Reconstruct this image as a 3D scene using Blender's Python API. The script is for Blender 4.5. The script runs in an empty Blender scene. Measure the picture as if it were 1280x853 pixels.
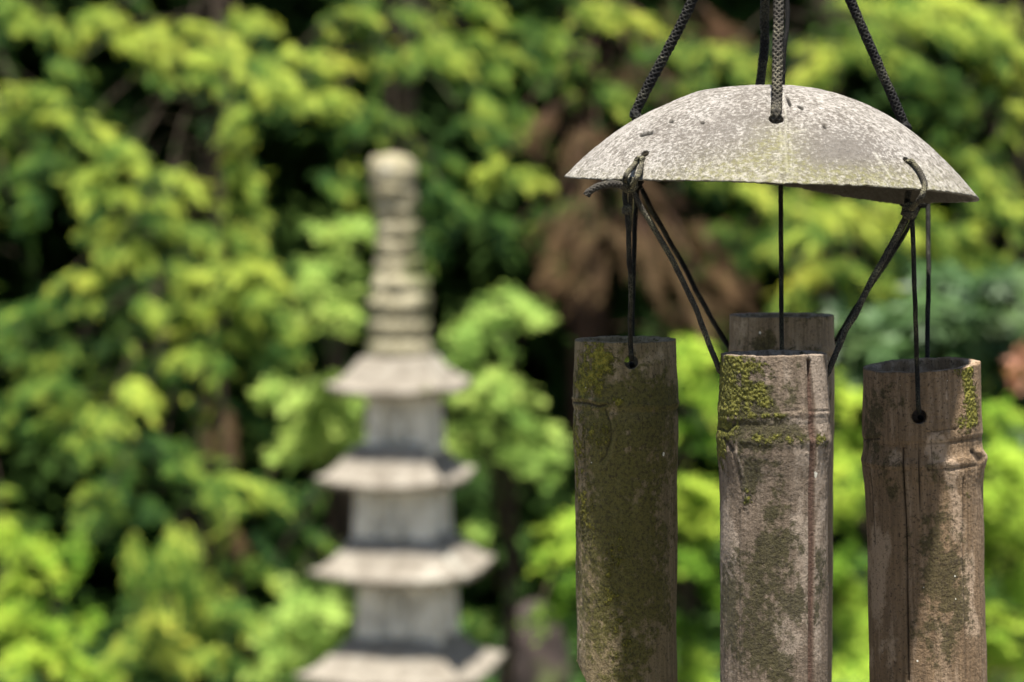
import bpy, bmesh, math, random
import numpy as np
from mathutils import Vector, Matrix

random.seed(7)
rng = np.random.default_rng(11)
SC = bpy.context.scene
COL = SC.collection
R = math.radians

# ------------------------------------------------------------------ camera, sky, sun, exposure
FOC, SENS, EYE, D0 = 100.0, 36.0, 1.5, 0.85
K = SENS / FOC / 1280.0                       # tangent per photograph pixel
PITCH = math.atan((426.5 - 225.0) * K)
cam_d = bpy.data.cameras.new('camera')
cam = bpy.data.objects.new('camera', cam_d)
COL.objects.link(cam)
cam.location = (0, 0, EYE)
cam.rotation_euler = (R(90) - PITCH, 0, 0)
cam_d.lens, cam_d.sensor_width = FOC, SENS
cam_d.clip_start, cam_d.clip_end = 0.02, 300
cam_d.dof.use_dof = True
cam_d.dof.focus_distance = 0.822
cam_d.dof.aperture_fstop = 16.5
cam_d.dof.aperture_blades = 7
SC.camera = cam

SUN = Vector((0.01, -0.195, 0.98)).normalized()      # towards the sun
world = bpy.data.worlds.new("World")
SC.world = world
world.use_nodes = True
wn = world.node_tree
sky = wn.nodes.new('ShaderNodeTexSky')
sky.sky_type = 'NISHITA'
sky.sun_disc = False
sky.sun_elevation = math.asin(SUN.z)
sky.sun_rotation = math.atan2(SUN.x, SUN.y)
bg = wn.nodes['Background']
wn.links.new(sky.outputs[0], bg.inputs[0])
bg.inputs[1].default_value = 0.05
sd = bpy.data.lights.new('sun', 'SUN')
sd.energy = 4.8
sd.angle = R(1.5)
sd.color = (1.0, 0.955, 0.88)
so = bpy.data.objects.new('sun', sd)
COL.objects.link(so)
so.location = (-3, 0, 8)
so.rotation_euler = SUN.to_track_quat('Z', 'Y').to_euler()
SC.view_settings.view_transform = 'Standard'
SC.view_settings.look = 'None'
SC.view_settings.gamma = 1
SC.view_settings.use_curve_mapping = False
SC.view_settings.exposure = 2.15
SC.cycles.use_denoising = True
SC.cycles.max_bounces = 8
SC.cycles.transmission_bounces = 4
SC.cycles.sample_clamp_indirect = 6

CF = Vector((0, math.cos(PITCH), -math.sin(PITCH)))
CU = Vector((0, math.sin(PITCH), math.cos(PITCH)))


def at(px, py, d):
    """world point seen at a photograph pixel, at depth d along the view axis"""
    return Vector((0, 0, EYE)) + d * (CF + Vector((1, 0, 0)) * ((px - 640) * K) - CU * ((py - 426.5) * K))


# ------------------------------------------------------------------ helpers
def tag(o, label=None, cat=None, group=None, kind=None):
    if label: o['label'] = label
    if cat: o['category'] = cat
    if group: o['group'] = group
    if kind: o['kind'] = kind
    return o


def empty(name, loc=(0, 0, 0)):
    o = bpy.data.objects.new(name, None)
    COL.objects.link(o)
    o.location = loc
    o.empty_display_size = 0.1
    return o


def link(name, me, mat, parent=None, smooth=True, loc=None):
    o = bpy.data.objects.new(name, me)
    COL.objects.link(o)
    if mat is not None: me.materials.append(mat)
    if smooth: me.polygons.foreach_set('use_smooth', [True] * len(me.polygons))
    if parent is not None:
        o.parent = parent
        o.matrix_parent_inverse = Matrix.Translation(parent.location).inverted()
    if loc is not None: o.location = loc
    return o


def np_mesh(name, V, F):
    """V (n,3); F (m,k) with one k for all"""
    V = np.asarray(V, dtype=np.float32)
    F = np.asarray(F, dtype=np.int32)
    me = bpy.data.meshes.new(name)
    me.vertices.add(len(V))
    me.vertices.foreach_set('co', V.ravel())
    k = F.shape[1]
    me.loops.add(F.size)
    me.loops.foreach_set('vertex_index', F.ravel())
    me.polygons.add(len(F))
    me.polygons.foreach_set('loop_start', np.arange(0, F.size, k, dtype=np.int32))
    me.polygons.foreach_set('loop_total', np.full(len(F), k, dtype=np.int32))
    me.update(calc_edges=True)
    me.validate()
    return me


def attr(me, name, vals):
    a = me.attributes.new(name, 'FLOAT', 'POINT')
    a.data.foreach_set('value', np.asarray(vals, dtype=np.float32).ravel())


def hsh(i, j, k, s):
    h = (i * 374761393 + j * 668265263 + k * 2147483647 + s * 144269) & 0xFFFFFFFF
    h = ((h ^ (h >> 13)) * 1274126177) & 0xFFFFFFFF
    h = ((h ^ (h >> 16)) * 2246822519) & 0xFFFFFFFF
    return ((h ^ (h >> 15)) & 0xFFFF) / 65535.0


def noise(x, y, z, seed=0):
    x, y, z = np.broadcast_arrays(np.asarray(x, float), np.asarray(y, float), np.asarray(z, float))
    xi, yi, zi = np.floor(x).astype(np.int64), np.floor(y).astype(np.int64), np.floor(z).astype(np.int64)
    fx, fy, fz = x - xi, y - yi, z - zi
    fx, fy, fz = [f * f * (3 - 2 * f) for f in (fx, fy, fz)]
    r = 0
    for a in (0, 1):
        for b in (0, 1):
            for c in (0, 1):
                w = (fx if a else 1 - fx) * (fy if b else 1 - fy) * (fz if c else 1 - fz)
                r = r + w * hsh(xi + a, yi + b, zi + c, seed)
    return r * 2 - 1


def fbm(x, y, z, seed=0, o=4):
    r, a, t = 0, 1.0, 0
    for i in range(o):
        r = r + a * noise(x * 2 ** i, y * 2 ** i, z * 2 ** i, seed + i * 17)
        t += a
        a *= 0.55
    return r / t


def sst(a, b, x):
    t = np.clip((x - a) / (b - a), 0, 1)
    return t * t * (3 - 2 * t)


def catmull(pts, n):
    P = [np.array(p, float) for p in pts]
    P = [2 * P[0] - P[1]] + P + [2 * P[-1] - P[-2]]
    out = []
    for i in range(1, len(P) - 2):
        for j in range(n):
            t = j / n
            out.append(0.5 * (2 * P[i] + (P[i + 1] - P[i - 1]) * t + (2 * P[i - 1] - 5 * P[i] + 4 * P[i + 1] - P[i + 2]) * t * t
                              + (3 * P[i] - P[i - 1] - 3 * P[i + 1] + P[i + 2]) * t ** 3))
    out.append(P[-2])
    return np.array(out)


def resample(C, step):
    L = np.concatenate([[0], np.cumsum(np.linalg.norm(np.diff(C, axis=0), axis=1))])
    n = max(3, int(L[-1] / step) + 1)
    s = np.linspace(0, L[-1], n)
    return np.stack([np.interp(s, L, C[:, i]) for i in range(3)], 1), s


def sweep(C, rad, nseg):
    """tube swept along C (n,3); rad (n,nseg) or (n,)"""
    n = len(C)
    T = np.gradient(C, axis=0)
    T /= np.linalg.norm(T, axis=1)[:, None] + 1e-12
    u = np.cross(T[0], [0.3, 0.9, 0.1]); u /= np.linalg.norm(u)
    U = np.zeros_like(C)
    for i in range(n):
        u = u - T[i] * np.dot(u, T[i]); u /= np.linalg.norm(u)
        U[i] = u
    W = np.cross(T, U)
    th = np.arange(nseg) / nseg * 2 * np.pi
    rad = np.asarray(rad)
    if rad.ndim == 1: rad = rad[:, None] * np.ones((1, nseg))
    V = C[:, None, :] + rad[:, :, None] * (np.cos(th)[None, :, None] * U[:, None, :] + np.sin(th)[None, :, None] * W[:, None, :])
    V = V.reshape(-1, 3)
    i, j = np.meshgrid(np.arange(n - 1), np.arange(nseg), indexing='ij')
    a = i * nseg + j
    b = i * nseg + (j + 1) % nseg
    F = np.stack([a, b, b + nseg, a + nseg], -1).reshape(-1, 4)
    V = np.vstack([V, C[0], C[-1]])
    j = np.arange(nseg)
    c0, c1 = n * nseg, n * nseg + 1
    jn = (j + 1) % nseg
    cap0 = np.stack([np.full(nseg, c0), jn, j, j], 1)
    cap1 = np.stack([np.full(nseg, c1), (n - 1) * nseg + j, (n - 1) * nseg + jn, (n - 1) * nseg + jn], 1)
    return V, F, np.vstack([cap0[:, :3], cap1[:, :3]])


def merge_sweeps(name, items):
    """items of (V, quads, tris)"""
    VV, Q, Tt, o = [], [], [], 0
    for V, F, T in items:
        VV.append(V); Q.append(F + o); Tt.append(T + o); o += len(V)
    V = np.vstack(VV)
    Q = np.vstack(Q); Tt = np.vstack(Tt)
    me = bpy.data.meshes.new(name)
    me.vertices.add(len(V)); me.vertices.foreach_set('co', V.astype(np.float32).ravel())
    me.loops.add(Q.size + Tt.size)
    me.loops.foreach_set('vertex_index', np.concatenate([Q.ravel(), Tt.ravel()]).astype(np.int32))
    me.polygons.add(len(Q) + len(Tt))
    me.polygons.foreach_set('loop_start', np.concatenate([np.arange(len(Q)) * 4, Q.size + np.arange(len(Tt)) * 3]).astype(np.int32))
    me.polygons.foreach_set('loop_total', np.concatenate([np.full(len(Q), 4), np.full(len(Tt), 3)]).astype(np.int32))
    me.update(calc_edges=True)
    me.validate()
    return me


# ------------------------------------------------------------------ node helper
class M:
    def __init__(s, name):
        s.m = bpy.data.materials.new(name)
        s.m.use_nodes = True
        s.t = s.m.node_tree
        s.b = s.t.nodes['Principled BSDF']
        s.b.inputs['Specular IOR Level'].default_value = 0.25
        s.co = s.n('ShaderNodeTexCoord').outputs['Object']

    def n(s, ty, **kw):
        x = s.t.nodes.new(ty)
        for k, v in kw.items(): setattr(x, k, v)
        return x

    def set(s, sock, v):
        if isinstance(v, bpy.types.NodeSocket): s.t.links.new(v, sock)
        elif isinstance(v, tuple) and len(v) == 3 and sock.type == 'RGBA': sock.default_value = (*v, 1)
        else: sock.default_value = v

    def at(s, name):
        return s.n('ShaderNodeAttribute', attribute_name=name).outputs['Fac']

    def map(s, sc, co=None):
        x = s.n('ShaderNodeMapping')
        s.set(x.inputs['Vector'], co or s.co)
        x.inputs['Scale'].default_value = sc
        return x.outputs[0]

    def noise(s, scale, det=4, rough=0.6, co=None, dist=0.0):
        x = s.n('ShaderNodeTexNoise')
        s.set(x.inputs['Vector'], co or s.co)
        x.inputs['Scale'].default_value = scale
        x.inputs['Detail'].default_value = det
        x.inputs['Roughness'].default_value = rough
        x.inputs['Distortion'].default_value = dist
        return x.outputs['Fac']

    def vor(s, scale, co=None, feat='F1'):
        x = s.n('ShaderNodeTexVoronoi', feature=feat)
        s.set(x.inputs['Vector'], co or s.co)
        x.inputs['Scale'].default_value = scale
        return x.outputs['Distance']

    def ramp(s, v, a, b):
        x = s.n('ShaderNodeMapRange', interpolation_type='SMOOTHSTEP')
        s.set(x.inputs['Value'], v)
        x.inputs['From Min'].default_value = a
        x.inputs['From Max'].default_value = b
        return x.outputs[0]

    def mth(s, op, a, b=0.0):
        x = s.n('ShaderNodeMath', operation=op)
        s.set(x.inputs[0], a); s.set(x.inputs[1], b)
        return x.outputs[0]

    def mix(s, f, a, b, mode='MIX'):
        x = s.n('ShaderNodeMix', data_type='RGBA', blend_type=mode)
        s.set(x.inputs['Factor'], f); s.set(x.inputs[6], a); s.set(x.inputs[7], b)
        return x.outputs[2]

    def bump(s, h, dist, strength=1.0, prev=None):
        x = s.n('ShaderNodeBump')
        s.set(x.inputs['Height'], h)
        x.inputs['Distance'].default_value = dist
        x.inputs['Strength'].default_value = strength
        if prev is not None: s.set(x.inputs['Normal'], prev)
        return x.outputs[0]

    def fin(s, col, rough=0.85, nrm=None, spec=0.25):
        s.set(s.b.inputs['Base Color'], col)
        s.set(s.b.inputs['Roughness'], rough)
        s.b.inputs['Specular IOR Level'].default_value = spec
        if nrm is not None: s.set(s.b.inputs['Normal'], nrm)
        return s.m


def leaf_mat(name, a, b, c, trans=0.4, rough=0.55, tcol=1.25, spec=0.3, warm=0.5):
    m = M(name)
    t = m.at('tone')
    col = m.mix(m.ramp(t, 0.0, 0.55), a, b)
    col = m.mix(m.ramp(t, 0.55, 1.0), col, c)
    col = m.mix(m.mth('MULTIPLY', m.ramp(m.noise(2.3, 3, 0.6), 0.45, 0.72), warm), col, m.mix(1.0, col, (1.25, 0.88, 0.75), 'MULTIPLY'))
    m.fin(col, rough, None, spec)
    tr = m.n('ShaderNodeBsdfTranslucent')
    m.set(tr.inputs['Color'], m.mix(1.0, col, (tcol, tcol * 1.0, tcol * 0.55), 'MULTIPLY'))
    mx = m.n('ShaderNodeMixShader')
    mx.inputs[0].default_value = trans
    m.t.links.new(m.b.outputs[0], mx.inputs[1])
    m.t.links.new(tr.outputs[0], mx.inputs[2])
    m.t.links.new(mx.outputs[0], m.t.nodes['Material Output'].inputs[0])
    return m.m


# foliage: reflect tones (dark old growth, mid, fresh tips), also used to paint sunlit and shaded boughs
MAT = {}
MAT['cypress'] = leaf_mat('cypress_leaf', (0.010, 0.034, 0.008), (0.050, 0.115, 0.014), (0.34, 0.40, 0.060), 0.45, 0.75, 1.35, 0.12)
MAT['golden'] = leaf_mat('golden_leaf', (0.045, 0.11, 0.010), (0.13, 0.24, 0.022), (0.30, 0.40, 0.05), 0.45, 0.8, 1.3, 0.08, 0.3)
MAT['maple'] = leaf_mat('maple_leaf', (0.065, 0.125, 0.022), (0.15, 0.245, 0.045), (0.27, 0.36, 0.085), 0.42, 0.8, 1.25, 0.1)
MAT['fern'] = leaf_mat('deep_leaf', (0.016, 0.040, 0.010), (0.035, 0.075, 0.018), (0.07, 0.13, 0.03), 0.3, 0.9, 1.2, 0.05)
MAT['gloss'] = leaf_mat('glossy_leaf', (0.014, 0.035, 0.012), (0.030, 0.066, 0.018), (0.048, 0.092, 0.027), 0.2, 0.5, 1.2, 0.2)
MAT['dead'] = leaf_mat('dead_leaf', (0.025, 0.014, 0.007), (0.052, 0.031, 0.014), (0.105, 0.070, 0.033), 0.3, 0.8, 1.0, 0.1)
MAT['back'] = leaf_mat('dark_evergreen_leaf', (0.010, 0.022, 0.006), (0.02, 0.04, 0.009), (0.03, 0.06, 0.012), 0.2, 0.95, 1.2, 0.03)
MAT['petal'] = leaf_mat('petal', (0.30, 0.13, 0.08), (0.38, 0.19, 0.12), (0.45, 0.26, 0.18), 0.3, 0.6, 1.0)


def bark_mat(name, c1, c2):
    m = M(name)
    st = m.map((1, 1, 0.18))
    f = m.noise(60, 5, 0.65, st)
    col = m.mix(m.ramp(f, 0.3, 0.7), c1, c2)
    col = m.mix(m.ramp(m.noise(7, 3), 0.55, 0.7), col, (0.05, 0.07, 0.025))
    return m.fin(col, 0.9, m.bump(f, 0.01, 0.8), 0.15)


BARK = bark_mat('bark', (0.014, 0.010, 0.007), (0.04, 0.028, 0.018))
BARKR = bark_mat('reddish_bark', (0.025, 0.013, 0.009), (0.075, 0.04, 0.028))


# ------------------------------------------------------------------ ground
def build_ground():
    n = 150
    xs = np.linspace(-1, 1, n)
    xs = np.sign(xs) * np.abs(xs) ** 2.2 * 60
    X, Y = np.meshgrid(xs, xs + 7, indexing='ij')
    Z = 0.05 * fbm(X * 0.7, Y * 0.7, 0, 3) * sst(0.2, 2, np.hypot(X, Y)) - 0.02
    V = np.stack([X, Y, Z], -1).reshape(-1, 3)
    i, j = np.meshgrid(np.arange(n - 1), np.arange(n - 1), indexing='ij')
    a = i * n + j
    F = np.stack([a, a + n, a + n + 1, a + 1], -1).reshape(-1, 4)
    m = M('woodland_soil')
    f = m.noise(9, 8, 0.65)
    g = m.noise(1.4, 4)
    col = m.mix(m.ramp(f, 0.35, 0.7), (0.028, 0.019, 0.012), (0.09, 0.06, 0.035))
    col = m.mix(m.ramp(g, 0.48, 0.6), col, (0.035, 0.06, 0.015))
    tag(link('ground', np_mesh('ground', V, F), m.fin(col, 0.95, m.bump(f, 0.03), 0.1)), kind='structure')


build_ground()


def build_bounce_gravel():  # added out of view to bounce sunlight up onto tubes and pagoda
    n = 90
    X, Y = np.meshgrid(np.linspace(-5.5, 5.5, n), np.linspace(-4.0, 6.75, n), indexing='ij')
    edge = np.maximum(np.abs(X) / 5.5, np.abs(Y - 1.375) / 5.375)
    X = X * (1 + 0.03 * noise(Y * 0.9, 0, 0, 5) * edge)
    Z = 0.045 + 0.012 * fbm(X * 2, Y * 2, 0, 8) - 0.10 * sst(0.96, 1.0, edge)
    i, j = np.meshgrid(np.arange(n - 1), np.arange(n - 1), indexing='ij')
    a = i * n + j
    m = M('pale_bounce_gravel')
    v = m.vor(70)
    f = m.noise(120, 3)
    col = m.mix(m.ramp(f, 0.3, 0.7), (0.155, 0.138, 0.105), (0.27, 0.245, 0.195))
    mat = m.fin(col, 0.95, m.bump(v, 0.02), 0.1)
    tag(link('added_bounce_gravel', np_mesh('added_bounce_gravel', np.stack([X, Y, Z], -1).reshape(-1, 3), np.stack([a, a + n, a + n + 1, a + 1], -1).reshape(-1, 4)), mat), kind='structure')


build_bounce_gravel()


# ------------------------------------------------------------------ foliage templates (leaf faces in a unit frame: x along, z normal)
def quad_leaf(base, dr, side, L, W, lift=0.0):
    base, dr, side = map(np.array, (base, dr, side))
    up = np.array([0, 0, 1.0])
    return [base, base + dr * L * 0.45 + side * W / 2 + up * lift * 0.4, base + dr * L + up * lift * -0.5, base + dr * L * 0.45 - side * W / 2 + up * lift * 0.4]


def tpl_cypress(r):
    V = []
    n = 7
    for k in range(n):
        t = 0.08 + 0.88 * k / n
        for s in (-1, 1):
            an = R(s * (48 - 20 * t) + r.normal() * 6)
            d = np.array([math.cos(an), math.sin(an), r.normal() * 0.12])
            L = (0.42 - 0.26 * t) * r.uniform(0.8, 1.2)
            V += quad_leaf((t, 0, -0.16 * t * t), d, (-d[1], d[0], 0), L, 0.085)
    V += quad_leaf((0.85, 0, -0.12), (1, 0, -0.2), (0, 1, 0), 0.25, 0.1)
    return np.array(V)


def tpl_maple(r):
    V = []
    for q in range(4):
        c = np.array([r.uniform(0, 0.8), r.uniform(-0.35, 0.35), r.uniform(-0.12, 0.12)])
        az = r.uniform(-60, 60)
        sc = r.uniform(0.28, 0.42)
        for l in (-75, -40, 0, 40, 75):
            an = R(az + l)
            d = np.array([math.cos(an), math.sin(an), -0.12])
            V += quad_leaf(c, d, (-d[1], d[0], 0), sc * (1 - abs(l) / 200), sc * 0.27)
    return np.array(V)


def tpl_broad(r):
    V = []
    for q in range(7):
        an = R(q * 51 + r.normal() * 12)
        d = np.array([math.cos(an), math.sin(an), r.uniform(-0.35, 0.15)])
        d /= np.linalg.norm(d)
        V += quad_leaf((0.05 * d[0] + 0.3, 0.05 * d[1], 0), d, (-math.sin(an), math.cos(an), 0), r.uniform(0.5, 0.75), 0.24, 0.06)
    return np.array(V)


def tpl_hang(r):
    V = []
    for k in range(12):
        t = 0.05 + 0.9 * k / 12
        s = -1 if k % 2 else 1
        an = R(s * 24 + r.normal() * 8)
        d = np.array([math.cos(an), math.sin(an), r.normal() * 0.1])
        V += quad_leaf((t, 0.02 * s, 0), d, (-d[1], d[0], 0), 0.26, 0.055)
    return np.array(V)


TPL = {}
for nm, fn in (('cypress', tpl_cypress), ('maple', tpl_maple), ('broad', tpl_broad), ('hang', tpl_hang)):
    TPL[nm] = [fn(rng) for _ in range(5)]


def frames(A, N):
    A = A / np.linalg.norm(A, axis=1)[:, None]
    S = np.cross(N, A); S /= np.linalg.norm(S, axis=1)[:, None] + 1e-9
    N2 = np.cross(A, S)
    return np.stack([A, S, N2], 1)             # rows


class Crown:
    """collects sprays of leaves, then links them as one mesh"""
    def __init__(s): s.V = []; s.T = []

    def add(s, tpl, P, A, N, size, tone):
        P, A, N = map(np.asarray, (P, A, N))
        B = frames(A, N)
        sel = rng.integers(0, 5, len(P))
        for q in range(5):
            w = sel == q
            if not w.any(): continue
            T = TPL[tpl][q]
            X = np.einsum('vk,nkc->nvc', T, B[w]) * size[w][:, None, None] + P[w][:, None, :]
            s.V.append(X.reshape(-1, 3))
            tn = np.repeat(tone[w], len(T) // 4) + rng.normal(0, 0.2, w.sum() * (len(T) // 4))
            s.T.append(np.repeat(np.clip(tn, 0, 1), 4))

    def build(s, name, mat, parent):
        V = np.vstack(s.V)
        F = np.arange(len(V)).reshape(-1, 4)
        me = np_mesh(name, V, F)
        attr(me, 'tone', np.concatenate(s.T))
        return link(name, me, MAT[mat], parent, smooth=False)


def bough(cr, stems, px, py, d, w, h, dx=1, kind='cypress', tone=0.6, size=0.12, dens=1.0, root=None, droop=0.35):
    """a leafy branch end whose middle stands where the photograph shows it; w, h half extents in photograph pixels"""
    c = np.array(at(px, py, d))
    pm = d * K
    W, H = w * pm, h * pm
    n = max(5, int((0.019 * w * h + 9) * dens))
    # points over the upper / outer shell of a squashed lobe
    v = rng.normal(0, 1, (n, 3))
    v /= np.linalg.norm(v, axis=1)[:, None]
    v *= (rng.uniform(0.25, 1, n) ** 0.5)[:, None]
    P = c + v * np.array([W, W * 0.8 + 0.03, H])
    P[:, 2] -= 0.30 * H * (v[:, 0] * dx)       # droops outwards
    rt = c + np.array([-dx * W * 1.3, W * 0.9 + 0.05, H * 0.6])
    A = P - rt
    A /= np.linalg.norm(A, axis=1)[:, None]
    A += np.array([0, 0, -droop]) + rng.normal(0, 0.28, (n, 3))
    N = np.array([0.0, -0.45, 0.85]) + rng.normal(0, 0.32, (n, 3))
    sz = size * 0.8 * rng.uniform(0.65, 1.3, n)
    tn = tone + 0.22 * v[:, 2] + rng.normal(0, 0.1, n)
    if kind in ('cypress', 'maple'):
        # sub-branches fan out from the bough; small sprays sit alternately along each
        m = max(3, int((2.0 + w * h / 300.0) * dens + 0.5))
        u = rng.normal(0, 1, (m, 3))
        u[:, 0] = np.abs(u[:, 0]) * dx * rng.choice([1, 1, 1, -1], m)
        u[:, 1] = -np.abs(u[:, 1])
        u /= np.linalg.norm(u, axis=1)[:, None]
        E = c + u * np.array([W * 1.35, W * 1.0 + 0.03, H * 1.35]) * rng.uniform(0.6, 1.15, (m, 1))
        E[:, 2] -= 0.35 * H * (u[:, 0] * dx)
        k = 13 if kind == 'cypress' else 10
        t = np.linspace(0.38, 1.0, k)[None, :, None] + rng.uniform(-0.02, 0.02, (m, k, 1))
        L = E - rt
        Q = rt + L[:, None, :] * t + rng.normal(0, 0.007, (m, k, 3))
        Q[:, :, 2] += 0.10 * np.linalg.norm(L, axis=1)[:, None] * (np.sin(np.pi * t[:, :, 0]) - 0.4 * t[:, :, 0] ** 2)
        D = L / np.linalg.norm(L, axis=1)[:, None]
        D = D[:, None, :] + np.array([0, 0, -1.0]) * (0.25 + 0.75 * droop * t)
        sd_ = np.cross(D, np.array([0.0, -0.4, 0.9]))
        sg = np.where(np.arange(k) % 2 == 0, 1.0, -1.0)[None, :, None]
        Dd = D + sd_ * sg * 0.75 * (1.15 - t)
        Dd[:, -1] = D[:, -1]
        nn = m * k
        sz2 = (size * (0.52 - 0.22 * (t[:, :, 0] - 0.38)) * rng.uniform(0.6, 1.25, (m, k))).ravel()
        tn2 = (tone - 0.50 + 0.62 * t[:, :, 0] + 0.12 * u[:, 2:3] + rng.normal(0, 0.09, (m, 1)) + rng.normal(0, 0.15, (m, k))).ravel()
        cr.add(kind, Q.reshape(-1, 3), Dd.reshape(-1, 3) + rng.normal(0, 0.27, (nn, 3)), np.array([0.0, -0.45, 0.85]) + rng.normal(0, 0.25, (nn, 3)), sz2, tn2)
        q = slice(0, max(3, n // 5))
        cr.add(kind, c + (P[q] - c) * 1.45, A[q] + rng.normal(0, 0.4, A[q].shape), N[q] + rng.normal(0, 0.3, A[q].shape), sz[q] * 0.6, tn[q] - 0.15)
    else:
        cr.add(kind, P, A, N, sz, tn)
    if root is not None:
        mid = (np.array(root) + c) / 2 + np.array([0, 0, 0.12 * np.linalg.norm(c - root)])
        stems.append([np.array(root), mid, c + np.array([0, 0.02, -0.1 * H]), P[0]])


def stem_mesh(name, trunk_pts, r0, r1, stems, rs=0.006):
    it = []
    C, s = resample(catmull(trunk_pts, 8), 0.08)
    t = s / s[-1]
    rad = (r0 + (r1 - r0) * t)[:, None] * (1 + 0.12 * rng.normal(0, 1, (1, 12)) * (1 - 0.3 * t[:, None]))
    it.append(sweep(C, rad * (1 + 0.35 * np.exp(-t * 18))[:, None], 12))
    for st in stems:
        C, s = resample(catmull(st, 5), 0.05)
        it.append(sweep(C, rs * (1.0 - 0.8 * s / s[-1]), 5))
    return merge_sweeps(name, it)


# ------------------------------------------------------------------ the cypress row
def depth_for(y):
    return 7.7 + 1.1 * (1 - y / 853)


TX = [-2.75, -1.75, -1.02, -0.40, 0.28, 0.95, 1.65, 2.5]
TY = [9.3, 9.25, 9.3, 9.2, 9.35, 9.25, 9.2, 9.35]
LAB = ['tall cypress at the far left end of the row, beyond the left edge',
       'leftmost cypress in view, with yellow green sprays at the top left corner',
       'cypress with a long arching yellow green bough, left of the pagoda',
       'cypress rising directly behind the stone pagoda top',
       'half dead cypress with hanging brown boughs between pagoda and wind chime',
       'cypress behind the wind chime shell, bright sprays under the shell',
       'cypress at the top right corner, right of the hanging cords',
       'tall cypress at the far right end of the row, beyond the right edge']
crowns = [Crown() for _ in TX]
stemsL = [[] for _ in TX]
dead = Crown()


def near(x):
    return int(np.argmin([abs(x - t) for t in TX]))


def cyp(px, py, w, h, dx=1, tone=0.6, kind='cypress', size=0.12, d=None, dens=1.0, droop=0.35, jit=True):
    d = (d or depth_for(py)) + (rng.uniform(-0.25, 0.25) if jit else 0)
    x = (px - 640) * K * d
    i = near(x)
    z = at(px, py, d).z
    root = (TX[i] + 0.02, TY[i] - 0.02, max(0.3, z + 0.15))
    bough(crowns[i], stemsL[i], px, py, d, w, h, dx, kind, tone, size, dens, root, droop)


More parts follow.
